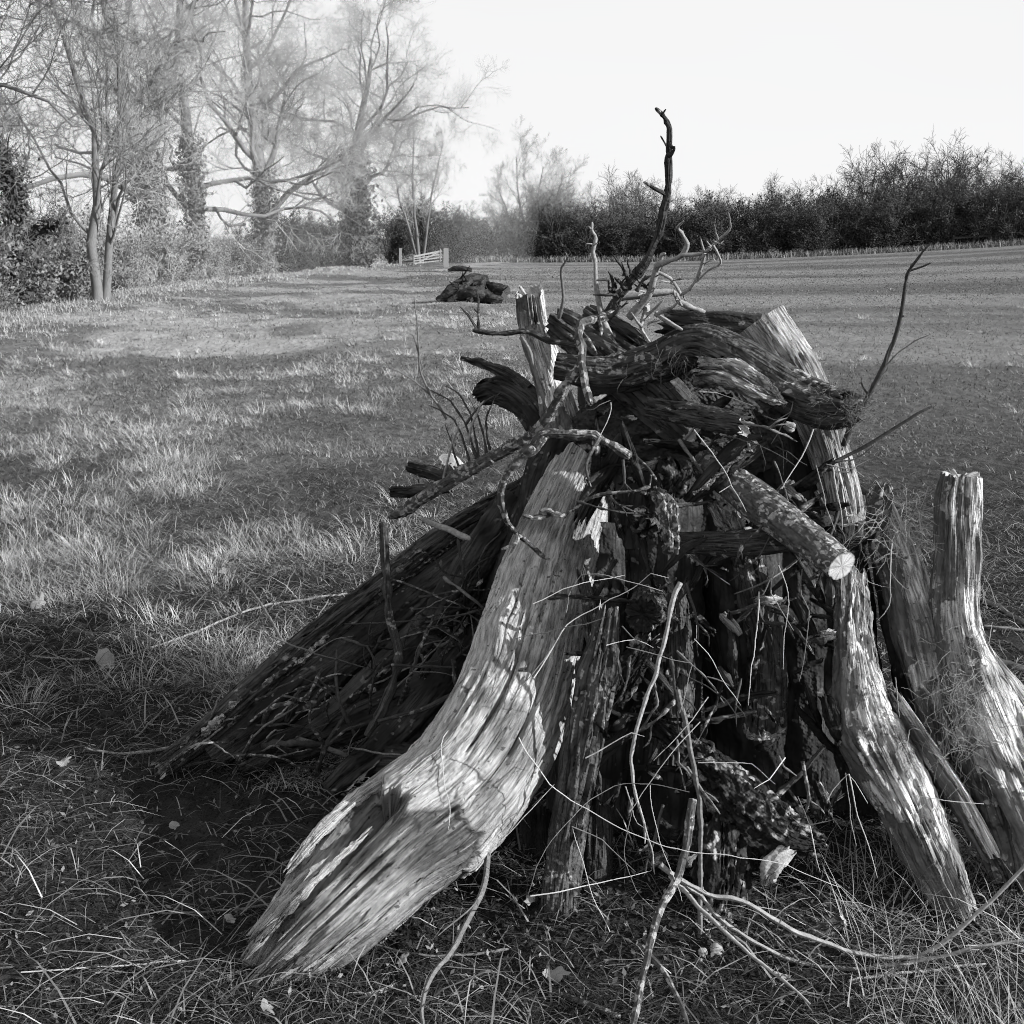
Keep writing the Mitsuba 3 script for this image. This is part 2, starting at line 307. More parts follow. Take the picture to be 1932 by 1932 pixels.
def tree_meshes(seed, trunk, r0, kind='oak', dens=1.0):
    """Trunk with limbs, and the crown of fine twigs. trunk: list of stems, each a list of points."""
    rng = np.random.default_rng(seed)
    TR, CRN = [], []
    for si, st in enumerate(trunk):
        P = crom(st, 9)[None]; P = P + rng.normal(0, 0.03 if st[0][2] - trunk[0][0][2] < 1 else .10, P.shape) * (np.arange(9) > 0)[:, None]
        low = st[0][2] - trunk[0][0][2] < 1
        R = ((r0 if si == 0 else r0 * (.8 if low else .33)) * np.linspace(1, 0.25, 9))[None]
        if low: R[0, 0] *= 1.25
        TR.append(tubes(P, R, 9))
        k = lambda n: max(1, int(round(n * dens)))
        if kind == 'oak':
            b1, q1 = grow(P, R, 11, (0.38, 1), (0.48, 0.85), (35, 78), 9, 0.22, 0.035, rng, 0.45, 0.3)
            b2, q2 = grow(b1, q1, 5, (0.2, 1), (0.40, 0.7), (30, 70), 7, 0.30, 0.04, rng, 0.6, 0.35)
            b3, q3 = grow(b2, q2, 5, (0.15, 1), (0.40, 0.75), (25, 70), 6, 0.28, 0.05, rng, 0.55, 0.4, 0.006)
            b4, q4 = grow(b3, q3, k(5), (0.1, 1), (0.5, 0.9), (25, 65), 4, 0.22, 0.04, rng, 0.6, 0.5, 0.0045)
            b5, q5 = grow(b4, q4, k(5), (0.1, 1), (0.5, 1.0), (20, 60), 2, 0.2, 0.03, rng, 0.6, 0.6, 0.0034)
        else:
            b1, q1 = grow(P, R, 8, (0.3, 1), (0.3, 0.5), (20, 42), 8, 0.10, 0.06, rng, 0.4, 0.3)
            b2, q2 = grow(b1, q1, 6, (0.2, 1), (0.4, 0.65), (22, 45), 6, 0.10, 0.07, rng, 0.55, 0.35)
            b3, q3 = grow(b2, q2, 4, (0.15, 1), (0.4, 0.7), (20, 45), 5, 0.10, 0.06, rng, 0.6, 0.4, 0.005)
            b4, q4 = grow(b3, q3, k(4), (0.1, 1), (0.45, 0.8), (20, 45), 4, 0.12, 0.05, rng, 0.6, 0.5, 0.004)
            b5, q5 = grow(b4, q4, k(3), (0.1, 1), (0.5, 0.9), (20, 45), 2, 0.1, 0.05, rng, 0.6, 0.6, 0.0034)
        TR += [tubes(b1, q1, 6), tubes(b2, q2, 4)]
        CRN += [tubes(b3, q3, 3), tubes(b4, q4, 3), tubes(b5, q5, 3)]
    return merge(TR), merge(CRN)

def ivy(stem, r, n, seed, size=0.09, puff=0.25):
    rng = np.random.default_rng(seed)
    P = crom(stem, 60); i = rng.integers(0, 60, n)
    cl = 0.4 + 0.9 * N3(i * 0.12, 1.0, 0, seed)
    d = rng.normal(size=(n, 3)); d /= np.linalg.norm(d, axis=1, keepdims=True); d[:, 2] *= 0.5
    return leaf_quads(P[i] + d * (r + puff * np.abs(rng.normal(size=(n, 1))) * cl[:, None]), size, rng)

def plant_tree(key, label, cat, base, seed, stems, r0, kind, tmat, cmat, dens=1.0, ivies=(), group=None):
    x, y = base; z = float(height(x, y)) - 0.1; o = np.array([x, y, z])
    k = thing(key, label, cat, group)
    tr, cr = tree_meshes(seed, [np.asarray(s, float) + o for s in stems], r0, kind, dens)
    part(k, 'trunk', tr, tmat); part(k, 'crown', cr, cmat, False)
    for (st, r, n, im, size, puff) in ivies:
        part(k, 'trunk__ivy', ivy(np.asarray(st, float) + o, r, n, seed + 9, size, puff), im, False)
    return k
def px_base(px, Y): return (px - 966) / F * (Y * CP + (EYE) * SP), Y
oaks = [
 ('oak_tree', 'tall pale oak with broad rounded crown, behind the middle of the left hedge', px_base(502, 50), 11, [[(0,0,0),(0.1,0,2.6),(-0.1,0,5.2),(-0.4,0.2,8.6),(-0.2,0,12.4)],[(0,0,3.0),(1.4,-.2,4.3),(3.0,0.1,5.3),(4.3,.3,6.2)],[(-.05,0,4.4),(0.8,0.1,6.6),(1.3,0.2,9.3)]], .44, 1.0, [([(0,0,0),(0.1,0,5.0)], .42, 3800, 'leaf_mid', .07, .16)]),
 ('oak_tree', 'pale oak with ivy patches on its trunk, second trunk left of the big oak', px_base(374, 44), 12, [[(0,0,0),(0.1,0,2.6),(0,0,5.2),(-0.3,0.2,8.6),(0.2,0,12.2)],[(0,0,3.2),(-1.1,0,4.8),(-1.9,0.2,7.0)]], .36, 1.0, [([(0,0,0),(0,0,6.0)], .34, 4600, 'leaf_mid', .07, .16)]),
 ('oak_tree', 'thick ivy clad oak with pale crown, right behind the forked multi stemmed tree', px_base(302, 41), 13, [[(0,0,0),(-0.1,0,2.6),(-0.3,0,5.0),(-1.0,0.2,8.0),(-1.4,0,11.6)],[(-.3,0,4.6),(0.5,0,6.6),(0.9,0.2,9.2)]], .42, 1.0, [([(0,0,0),(-.3,0,5.2)], .40, 5600, 'leaf_mid', .075, .2)]),
 ('oak_tree', 'dark ivy covered oak at the right end of the big trees, with crooked limbs', px_base(676, 58), 14, [[(0,0,0),(0,0,2.6),(-0.2,0,5.0),(0.5,0.2,7.6),(0.9,0,9.8)],[(0,0,3.6),(1.6,-.2,5.0),(2.1,.2,7.0)],[(-.1,0,4.6),(-1.8,0.1,5.4),(-3.4,0.2,6.2)]], .34, 1.0, [([(0,0,0),(0,0,3.0),(-.2,0,5.4)], .40, 5200, 'ivy_dark', .12, .38)]),
]
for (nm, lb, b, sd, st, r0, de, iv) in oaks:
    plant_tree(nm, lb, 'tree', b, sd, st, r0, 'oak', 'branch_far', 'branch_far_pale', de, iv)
plant_tree('forked_tree', 'pale multi stemmed tree forking low into slanting stems, nearest in the hedge', 'tree', px_base(182, 27), 21,
           [[(0,0,-.6),(.02,0,1.4),(.3,0,3.0),(.05,0,4.6),(-.5,0,6.8)], [(.05,0,1.5),(-.5,0.1,2.5),(-1.4,.3,4.0),(-2.2,.4,5.4)], [(.1,.1,-.4),(.45,.1,1.8),(.75,.2,3.6),(.85,0.3,6.2)], [(.45,.1,1.7),(.9,-.1,3.0),(1.0,-.1,5.6)], [(.2,0,2.3),(.55,.2,3.6),(.5,.2,5.4),(.9,.2,7)]], .135, 'ash', 'branch_far', 'branch_far_pale', 0.62)
plant_tree('overhanging_tree', 'dark crooked limbs of a tree reaching in at the top left corner', 'tree', (-11.6, 19.5), 22,
           [[(0,0,0),(0.1,0,2.5),(.3,0,5),(0.6,.3,8)], [(.2,0,3.6),(1.6,.2,4.7),(3.0,.4,4.9),(4.4,.6,4.3)], [(.2,0,4.4),(2.0,.1,5.6),(3.4,.2,6.4),(4.5,.2,7.2)]], .22, 'oak', 'branch_far', 'branch_far', 0.6)
plant_tree('ivy_tree', 'small dark tree smothered in ivy at the left edge', 'tree', px_base(30, 25), 23,
           [[(0,0,-.5),(0,0,1.5),(.2,0,2.8),(-.1,0,4.0)], [(0,0,1.4),(.6,.1,2.0),(1.2,.1,2.3)]], .13, 'oak', 'branch_dark', 'branch_far', 0.4,
           [([(0,0,-.4),(0,0,1.5),(.2,0,2.8),(-.2,0,3.8)], .10, 4200, 'ivy_dark', .055, .34), ([(0,0,1.3),(.6,.1,2.0),(1.0,.1,2.2)], .06, 900, 'ivy_dark', .055, .22)])
plant_tree('young_ash', 'slender pale young tree with upright twiggy crown just behind the field gate', 'tree', px_base(792, 67), 24,
           [[(0,0,0),(-.2,0,2.5),(-.3,0,4.5),(-.2,0,7.3)], [(0.1,0,0),(.5,0,2.2),(.8,0.1,4.2),(1.4,0,6.6)], [(-.1,0,.3),(-.7,0,2.5),(-1.3,0.1,4.6),(-1.6,0,6.2)]], .11, 'ash', 'branch_far', 'branch_far_pale', 1.0)
plant_tree('young_ash', 'pale upright bushy tree at the left end of the far hedge', 'tree', px_base(995, 76), 25,
           [[(0,0,0),(-.2,0,2.2),(-.6,0,4.2),(-.7,0,6.6)], [(.1,0,0),(.4,0,2.2),(.6,0.1,4.2),(1.0,0,6.0)], [(.1,0,0),(.9,0,2.0),(1.7,0.1,3.6),(2.2,0,5.2)], [(-.1,0,0),(-.9,0,2.0),(-1.5,.1,3.8),(-1.9,0,5.0)]], .10, 'ash', 'branch_far', 'branch_far_pale', 1.0)

# shrubs: four kinds, many copies
def shrub(seed, h, spread, dens=1.0, nst=11, leaves=0, low=0):
    rng = np.random.default_rng(seed)
    a = rng.uniform(0, 2 * math.pi, nst); lean = rng.uniform(0.1, spread, nst)
    P = np.zeros((nst, 8, 3)); t = np.linspace(0, 1, 8)
    hh = h * rng.uniform(0.6, 0.9, nst)
    for k in range(3):
        P[:, :, k] = [np.cos(a), np.sin(a), np.ones(nst)][k][:, None] * ((lean * h)[:, None] * t ** 1.4 if k < 2 else hh[:, None] * t)
    P[:, :, :2] += (rng.uniform(-.35, .35, (nst, 1, 2)) * spread * h * .5)
    P[:, 1:] += rng.normal(0, 0.025 * h, P[:, 1:].shape)
    R = np.full((nst, 1), 0.035) * np.linspace(1, .4, 8) * h / 4
    b1, q1 = grow(P, R, 7, (.1, 1), (.3, .55), (25, 70), 6, .18, .06, rng, .6, .4, .010)
    b2, q2 = grow(b1, q1, 6, (.1, 1), (.4, .75), (25, 65), 5, .20, .05, rng, .6, .5, .008)
    b3, q3 = grow(b2, q2, max(2, int(6 * dens)), (.1, 1), (.4, .8), (25, 60), 3, .2, .04, rng, .6, .6, .0065)
    stems = merge([tubes(P, R, 5), tubes(b1, q1, 4)]); twigs = merge([tubes(b2, q2, 3), tubes(b3, q3, 3)])
    lv = None
    if leaves:
        pts = np.vstack([b2.reshape(-1, 3), b1.reshape(-1, 3)]); pts = pts[rng.integers(0, len(pts), leaves)] + rng.normal(0, .10, (leaves, 3))
        lv = leaf_quads(pts, 0.055, rng)
    return stems, twigs, lv
def shrub_kind(i, *a, **k):
    s, t, l = shrub(*a, **k)
    return s, t, l
KINDS = [shrub(31, 5.0, .34), shrub(32, 4.4, .40), shrub(33, 5.6, .42, 1.0, 9), shrub(34, 3.2, .42, 1.0, 13, 4200), shrub(35, 2.4, .5, .8, 14, 7000)]
PLY = {}
def place_shrub(key, label, group, kind, x, y, sc, rot, smat, tmat, lmat):
    k = thing(key, label, 'shrub', group)
    W = T().translate([x, y, float(height(x, y)) - .12]).rotate([0, 0, 1], rot).scale([sc[0], sc[0], sc[1]])
    for nm, mesh, m in (('stems', KINDS[kind][0], smat), ('twigs', KINDS[kind][1], tmat), ('leaves', KINDS[kind][2], lmat)):
        if mesh is None: continue
        if (kind, nm) not in PLY: PLY[kind, nm] = mikit.ply(mesh, None, nm == 'stems')
        scene[f'{k}__{nm}'] = {**PLY[kind, nm], 'bsdf': {'type': 'ref', 'id': m}, 'to_world': W}
rng = np.random.default_rng(77)
top_row = lambda px: np.interp(px, [1000, 1060, 1120, 1200, 1300, 1400, 1480, 1560, 1640, 1700, 1780, 1850, 1900, 1960, 2060], [330, 335, 350, 335, 350, 352, 345, 325, 300, 280, 285, 292, 322, 318, 320])
G = 'dark leafless thorn bushes of the far hedge'
for i, px in enumerate(np.linspace(1035, 2080, 22)):
    Y = 78 + rng.uniform(-1, 1.5) - 2.0 * (px - 1000) / 1000
    x, y = px_base(px + rng.uniform(-12, 12), Y)
    H = (493 - 0.036 * (px - 1000) - top_row(px)) / F * Y * rng.uniform(.90, 1.04)
    kd = i % 3; h0 = (5.0, 4.4, 5.6)[kd] * 1.02
    dark = i >= 4
    place_shrub('thorn_bush', ('leafless thorn bush of the dark far hedge, %s from its left end' if dark else 'paler leafless bush in the thin left end of the far hedge, %s from the left') % ORD[i - 4 if dark else i],
                G if dark else 'paler bushes at the left end of the far hedge', kd, x, y, (H / h0 * 1.0, H / h0), rng.uniform(0, 360), 'branch_dark' if dark else 'branch_far', 'branch_dark' if dark else 'branch_far', 'ivy_dark')
for i, px in enumerate(np.linspace(1010, 2080, 24)):      # lower row in front, still clothed in dead leaves
    Y = 75.5 + rng.uniform(-.8, .8) - 2.0 * (px - 1000) / 1000
    x, y = px_base(px + rng.uniform(-10, 10), Y)
    place_shrub('bramble_bush', 'low bramble thicket along the foot of the far hedge, %s from its left end' % ORD[i], 'bramble thickets at the foot of the far hedge', 3, x, y, (1.05 + rng.uniform(0, .3), .95 + rng.uniform(0, .3)), rng.uniform(0, 360), 'branch_dark', 'branch_dark', 'ivy_dark')
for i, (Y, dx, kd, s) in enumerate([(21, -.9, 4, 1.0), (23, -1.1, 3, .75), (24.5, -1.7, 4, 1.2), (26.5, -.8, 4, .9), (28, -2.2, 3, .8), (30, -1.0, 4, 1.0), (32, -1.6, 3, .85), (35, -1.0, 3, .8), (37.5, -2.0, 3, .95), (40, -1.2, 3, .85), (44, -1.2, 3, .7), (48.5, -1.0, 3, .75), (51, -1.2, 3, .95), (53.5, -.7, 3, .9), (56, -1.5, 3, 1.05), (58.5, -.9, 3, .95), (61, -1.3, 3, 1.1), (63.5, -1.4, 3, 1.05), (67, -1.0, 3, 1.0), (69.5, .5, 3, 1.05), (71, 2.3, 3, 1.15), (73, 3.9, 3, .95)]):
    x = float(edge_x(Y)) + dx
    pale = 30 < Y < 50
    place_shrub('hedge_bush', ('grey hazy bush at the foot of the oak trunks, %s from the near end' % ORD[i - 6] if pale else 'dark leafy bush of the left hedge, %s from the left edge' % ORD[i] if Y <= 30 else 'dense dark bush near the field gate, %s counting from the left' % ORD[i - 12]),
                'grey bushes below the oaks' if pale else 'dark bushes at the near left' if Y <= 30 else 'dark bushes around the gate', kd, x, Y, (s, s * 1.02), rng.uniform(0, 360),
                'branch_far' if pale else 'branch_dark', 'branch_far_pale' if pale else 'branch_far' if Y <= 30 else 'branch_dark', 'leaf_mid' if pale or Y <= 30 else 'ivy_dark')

for i, (px, h) in enumerate([(884, 3.6), (918, 3.0), (946, 3.6), (972, 4.4)]):
    x, y = px_base(px, 76.5); place_shrub('hazy_bush', 'pale hazy bush between the gate and the far hedge, %s from the left' % ORD[i], 'pale hazy bushes between the gate and the far hedge', 1, x, y, (h / 4.4 * 1.1, h / 4.4), 70 * i, 'branch_dark' if i < 2 else 'branch_far', 'branch_dark' if i < 2 else 'branch_far', 'leaf_mid')
# distant line of wood behind everything
def far_wood():
    rng = np.random.default_rng(5); ms = []
    n = 280
    P = np.zeros((n, 4, 3)); x = rng.uniform(-70, 90, n); y = rng.uniform(100, 125, n)
    h = rng.uniform(3, 5.5, n) * (0.7 + 0.5 * N3(x * .06, 0, 0))
    for k in range(4):
        P[:, k] = np.stack([x + rng.normal(0, .15, n) * k, y, height(x, y) - .2 + h * k / 3], -1)
    R = np.full((n, 1), .06) * np.array([1, .8, .5, .3])
    ms.append(tubes(P, R, 3))
    b1, q1 = grow(P, R, 8, (.15, 1), (.25, .5), (20, 60), 4, .15, .08, rng, .5, .4, .012)
    b2, q2 = grow(b1, q1, 4, (.1, 1), (.4, .8), (20, 60), 3, .15, .05, rng, .6, .5, .010)
    return merge(ms + [tubes(b1, q1, 3), tubes(b2, q2, 3)])
thing('distant_wood', 'pale strip of distant leafless wood beyond the hedges', 'wood', kind='stuff'); part('distant_wood', None, far_wood(), 'branch_far_pale', False)

# ------------------------------------------------------------------ gate, fence, distant stumps
def box(c, s, rot=(0, 0, 0), r=0.0):
    m = trimesh.creation.box(extents=s)
    M = trimesh.transformations.euler_matrix(*rot); M[:3, 3] = c
    m.apply_transform(M); return np.array(m.vertices), np.array(m.faces)
def bar(a, b, w, h):
    """A squared timber from a to b."""
    a, b = np.asarray(a, float), np.asarray(b, float); t = (b - a) / np.linalg.norm(b - a)
    s = np.cross(t, [0, 0, 1.0]); s = s / np.linalg.norm(s) if np.linalg.norm(s) > .1 else np.array([1.0, 0, 0])
    u = np.cross(s, t)
    v = np.array([p + x * s * w / 2 + y * u * h / 2 for p in (a, b) for x, y in ((-1, -1), (1, -1), (1, 1), (-1, 1))])
    f = np.array([[0, 1, 2], [0, 2, 3], [4, 6, 5], [4, 7, 6]] + [x for i in range(4) for x in ([i, i + 4, (i + 1) % 4], [(i + 1) % 4, i + 4, (i + 1) % 4 + 4])])
    return v, f[:, ::-1]
def w_at(px, py, Y): return at(px, py, Y)[0]
GY = 63.0
gate = thing('field_gate', 'weathered pale wooden five bar gate sagging open in front of the dark bushes', 'gate')
def gp(px, py, d=0): return w_at(px, py, GY + d)
for k in range(4):
    part(gate, 'bar', bar(gp(778, 484.5 + k * 4.2, -.6), gp(833, 473.5 + k * 6.0), .05, .055 if k else .09), 'gate_wood', False)
for px, a, b in ((781, 480, 501), (831, 469, 494)):
    part(gate, 'upright', bar(gp(px, a, -.05 if px > 800 else -.62), gp(px, b, -.05 if px > 800 else -.62), .05, .07), 'gate_wood', False)
part(gate, 'brace', bar(gp(783, 499, -.66), gp(829, 474, -.12), .04, .05), 'gate_wood', False)
for px, t_, lb in ((841, 468, 'stout pale gatepost that the sagging field gate hangs from'), (755, 468, 'thin pale post standing alone left of the field gate')):
    k = thing('gatepost', lb, 'post'); x, y = px_base(px, GY + .3); z = float(height(x, y)); top = w_at(px, t_, GY + .3)[2]
    part(k, None, bar((x, y, z - .3), (x + .03, y, top), .24 if px > 800 else .13, .2 if px > 800 else .13), 'gate_wood', False)
fence = thing('rail_fence', 'low dark post and rail fence at the foot of the hedge, right edge', 'fence')
fp = []
for i, px in enumerate(np.linspace(1795, 2060, 8)):
    x, y = px_base(px, 73.3); z = float(height(x, y)); fp.append((x, y, z))
    part(fence, 'post', bar((x, y, z - .3), (x, y, z + .78), .14, .14), 'twig_dark', False)
for (a, b) in zip(fp[:-1], fp[1:]):
    part(fence, 'rail', bar((a[0], a[1] - .12, a[2] + .62), (b[0], b[1] - .12, b[2] + .62), .06, .11), 'twig_dark', False)

def log(key, label, cat, pts, material, seed, ends=('cut_end', 'cut_end'), group=None, owner=None, name='stem', endlab=('cut_end', 'cut_end'), **kw):
    C, R = [], []
    for (px, py, Y, r) in pts:
        p, k = at(px, py, Y); C.append(p); R.append(r * k / F)
    own = owner or thing(key, label, cat, group)
    stem, uv, caps = log_mesh(C, R, seed, **kw)
    part(own, name, stem, material, True, uv=uv)
    for e in (0, 1):
        if ends[e]: part(own, endlab[e], caps[e][0], ends[e], True, uv=caps[e][1])
    return own
DS = dict(res=.02, lobe=.3, groove=(.02, 20, 2), bark=(.02, 22, 14), jag=(.06, .06))
GS = 'dark logs of the small heap in the field'
for i, (pts, lb) in enumerate([([(826, 567, 27.7, 7), (858, 548, 27.8, 14), (884, 532, 28.2, 12)], 'dark slanting log at the left end of the small far heap'), ([(862, 540, 28.2, 10), (890, 529, 28.3, 12), (918, 527, 28.5, 9)], 'dark log lying on top of the small far heap'),
        ([(866, 560, 27.6, 8), (893, 552, 27.5, 13), (926, 560, 27.7, 11)], 'dark log at the front middle of the small far heap'), ([(905, 543, 28.4, 12), (932, 548, 28.0, 15), (953, 552, 27.8, 13)], 'thick dark log with a round end at the right of the small far heap'),
        ([(905, 562, 27.8, 8), (925, 563, 27.5, 9), (946, 566, 27.6, 7)], 'low dark log under the round ended one in the small far heap'), ([(846, 568, 27.5, 5), (868, 556, 27.6, 8), (880, 538, 27.9, 7)], 'thin dark log leaning left of the middle in the small far heap'),
        ([(884, 568, 27.4, 6), (905, 545, 27.7, 8), (914, 528, 28.0, 5)], 'dark log standing up the middle of the small far heap'), ([(850, 552, 28.3, 14), (895, 548, 28.6, 20), (935, 556, 28.4, 16)], 'big dark log at the back of the small far heap'),
        ([(846, 510, 52, 3), (862, 506, 52, 5), (890, 509, 52, 4)], 'low dark clod of wood beyond the small far heap, before the gatepost')]):
    log('heap_log', lb, 'log', pts, 'dark_bark', 61 + i, ('end_dark',) * 2, GS, **DS)
rng = np.random.default_rng(66)
for i in range(12):
    px, py, a = rng.uniform(850, 945), rng.uniform(525, 562), rng.uniform(0, 2 * math.pi); l = rng.uniform(12, 30)
    log('heap_stick', 'thin dark stick poking out of the small far heap, %s of twelve' % ORD[i], 'stick', [(px, py, 28.0, 2.2), (px + l * .5 * math.cos(a), py - abs(l * .5 * math.sin(a)) + 2, 27.7, 1.7), (px + l * math.cos(a), py - abs(l * math.sin(a)), 27.6, 1.0)], 'dark_bark', 580 + i, ('end_dark', 'end_dark'), 'thin sticks of the small far heap', res=.02)

# ------------------------------------------------------------------ the log pile: big timber
DK = dict(groove=(0.0121, 95, 4), bark=(0.005, 100, 19.8), lobe=.2)
BK = dict(groove=(0.011, 107, 8), bark=(0.0035, 120, 57.2), lobe=.15)
# the long bleached log in front
POST = {'th': 1.7}
MAIN = {'th': 0.0, 's0': 0.46, 'o': 71 * 3.17}
def edge_np(ph): return MAIN['s0'] + .045 * np.sin(1.3 * ph + .4) + .022 * np.sin(4.1 * ph) + .012 * np.sin(9.7 * ph + 1) + .006 * np.sin(23 * ph)
def step_main(S, TW):
    ph = (TW - MAIN['th'] + math.pi) % (2 * math.pi) - math.pi
    e = edge_np(ph)
    r = .011 * sm(-.006, .006, S - e)
    fib = (N3(ph * 26, S * 5, 3, 7) - .5) * .016 * (1 - sm(-.03, .02, S - e)) * sm(.02, .16, S)
    wave = .010 * (N3(ph * 5, S * 2.2, 9, 8) - .5)
    q = MAIN['side'] * ph
    below = sm(.004, -.03, S - e)
    dent = -.085 * np.exp(-((q - .92) / .34) ** 2) * below * (.7 + .6 * N3(S * 9, 4., 2.)) - .018 * np.exp(-((q - .35) / .10) ** 2) * below
    cr = 0
    for p0, a0, a1, dp, fr in ((.15, .50, .95, .022, 1), (-.42, .60, 1.15, .026, 2), (.62, .70, 1.2, .020, 3), (-.12, .10, .42, .022, 4), (.38, .06, .36, .018, 5), (-.55, .14, .50, .020, 6), (-.85, .45, .9, .018, 7), (.9, .62, 1.1, .02, 8)):
        cr = cr - dp * np.exp(-((ph - p0 - .10 * (N3(S * 5, fr, 2.5) - .5)) / .030) ** 2) * sm(a0, a0 + .10, S) * sm(a1, a1 - .12, S)
    hump = .05 * np.exp(-(((ph - .1) / .16) ** 2 + ((S - .52) / .022) ** 2)) * .35 - .03 * np.exp(-(((ph - .02) / .10) ** 2 + ((S - .60) / .018) ** 2)) * .5
    return r + fib + wave + dent + cr + hump
mp = [(482, 1850, 2.12, 36), (556, 1780, 2.16, 70), (622, 1718, 2.20, 97), (738, 1606, 2.31, 118), (838, 1524, 2.41, 116), (902, 1450, 2.49, 112), (962, 1338, 2.63, 107), (1000, 1205, 2.80, 97), (1028, 1090, 2.94, 84), (1064, 990, 3.06, 72), (1108, 880, 3.18, 58)]
C = np.array([at(a, b, Y)[0] for a, b, Y, r in mp]); _t, _a, _b = frames(crom(C, 420))
_v = np.array([0, 0, EYE]) - crom(C, 420)[150]
MAIN['th'] = float(math.atan2(_v @ _b[150], _v @ _a[150]))
_l = math.cos(MAIN['th'] + 1.2) * _a[150] + math.sin(MAIN['th'] + 1.2) * _b[150]
MAIN['side'] = 1.0 if _l[0] < 0 else -1.0                # which way round the log its left flank lies
main = log('bleached_log', 'long bleached log lying slantwise at the front, its foot on the grass', 'log', mp, 'wood_main', 71, ('rotten', 'end_dark'), endlab=('broken_foot', 'top_end'),
           res=.0042, lobe=.12, groove=(.006, 95, 4), bark=(.004, 90, 22), step=step_main, jag=(.20, .03), knots=((.42, MAIN['th'] + .2, .07, .05), (.30, MAIN['th'] + .9, .12, .06), (.62, MAIN['th'] - .8, .10, .05)))
_P = crom(C, 420); _s = np.r_[0, np.cumsum(np.linalg.norm(np.diff(_P, axis=0), axis=1))]
def on_main(s0, ph, r):
    i = int(np.searchsorted(_s, s0)); th = MAIN['th'] + MAIN['side'] * ph
    return _P[i] + r * (math.cos(th) * _a[i] + math.sin(th) * _b[i])
for nm, sd, path, rr in (('peeling_rim', 72, [(.52, 1.2, .118), (.45, 1.40, .132), (.36, 1.5, .136), (.28, 1.52, .134), (.20, 1.50, .124)], [.010, .020, .019, .017, .008]),
                         ('peeling_rim', 74, [(.36, .72, .100), (.27, .66, .110), (.17, .60, .110), (.08, .58, .096)], [.004, .010, .009, .004]),
                         ('knot', 73, [(.52, 1.0, .095), (.485, 1.12, .112), (.45, 1.24, .122)], [.020, .026, .008])):
    st_, uv_, cp_ = log_mesh([on_main(*q) for q in path], rr, sd, res=.004, lobe=.35, groove=(.008, 110, 8), bark=(.007, 110, 40), jag=(.02, .07) if nm != 'knot' else (0, 0))
    part(main, nm, st_, 'wood_bleached' if sd != 73 else 'rotten', True, uv=uv_); part(main, nm + '_end', cp_[1][0], 'rotten', True, uv=cp_[1][1])
rng = np.random.default_rng(91)
for i in range(16):
    ph = rng.uniform(-1.1, 1.3); s1 = rng.uniform(.12, .30); w = rng.uniform(.006, .013); s0 = rng.uniform(.02, .10); R0 = np.interp(s1, _s, np.linspace(.04, .125, len(_s))) if s1 < 0 else float(np.interp(s1, [0, .12, .25, .4], [.05, .088, .105, .118])); Re = float(np.interp(s0, [0, .12, .25], [.05, .088, .105]))
    st_, uv_, cp_ = log_mesh([on_main(s1, ph, R0), on_main((s0 + s1) / 2, ph + .03, (R0 + Re) / 2 + .006), on_main(s0, ph + .05, Re + rng.uniform(.002, .020))], [w * .5, w, w * .25], 750 + i, res=.004, lobe=.4, groove=(.003, 130, 8), bark=(.003, 120, 50), jag=(0, .03))
    part(main, 'splinter', st_, ('wood_bleached', 'wood_main', 'bark')[i % 3], True, uv=uv_)
# right-hand timber
log('stripped_post', 'pale stripped post standing upright at the right of the pile, cut square on top', 'log', [(1812, 898, 2.74, 38), (1807, 950, 2.735, 45), (1806, 1040, 2.71, 46), (1808, 1180, 2.66, 50), (1852, 1330, 2.56, 68), (1922, 1490, 2.46, 72), (1998, 1660, 2.36, 70)], 'wood_post', 81, ('cut_end', 'end_dark'),
    res=.005, lobe=.2, flute=.12, groove=(0.00935, 103, 3.52), bark=(0.00175, 130, 17.6), jag=(.022, .02))
log('spreading_log', 'dark shaded root running down from the foot of the pale upright post', 'root', [(1830, 1200, 2.66, 30), (1845, 1400, 2.52, 52), (1885, 1560, 2.44, 52), (1915, 1660, 2.38, 40)], 'bark', 82, (None, 'end_dark'), res=.006, **BK)
log('spreading_log', 'pale root spreading out at the right edge beside the upright post', 'root', [(1850, 1240, 2.64, 28), (1930, 1370, 2.58, 46), (2020, 1520, 2.5, 50), (2100, 1650, 2.42, 46)], 'wood_bleached', 83, (None, 'end_dark'), res=.007, lobe=.15, groove=(0.0066, 103, 4), bark=(0.0015, 120, 19.8))
log('curved_log', 'pale rough trunk with swollen knee, curving down right below the white cut end', 'log', [(1604, 1088, 2.73, 27), (1608, 1160, 2.69, 33), (1616, 1240, 2.64, 42), (1630, 1340, 2.58, 62), (1662, 1420, 2.53, 64), (1712, 1515, 2.47, 58), (1762, 1630, 2.40, 52), (1804, 1716, 2.33, 38)], 'wood_post', 84, ('rotten', 'rotten'),
    res=.0045, lobe=.22, flute=.16, groove=(.011, 110, 6), bark=(.006, 110, 40), jag=(.06, .09), knots=((.40, 3.4, .40, .045), (.46, 4.2, .3, .03), (.36, 2.6, .35, .03), (.47, 1.0, .2, .05)))
log('torn_bark', 'ragged dark bark knot on the left of the swollen knee of the curved trunk', 'bark', [(1560, 1318, 2.56, 9), (1572, 1360, 2.53, 18), (1584, 1398, 2.52, 10)], 'rotten', 89, ('rotten',) * 2, res=.004, lobe=.4, groove=(.008, 110, 8), bark=(.010, 110, 50), jag=(.03, .03))
log('split_log', 'split log leaning behind the curved trunk, its lower end splintered in strips', 'log', [(1660, 950, 2.84, 26), (1686, 1040, 2.79, 38), (1730, 1190, 2.71, 45), (1762, 1330, 2.64, 38), (1780, 1460, 2.57, 22)], 'wood_post', 85, ('rotten', 'rotten'), res=.005, lobe=.25, groove=(0.0176, 99, 2.88), bark=(0.003, 120, 22), jag=(.05, .16))
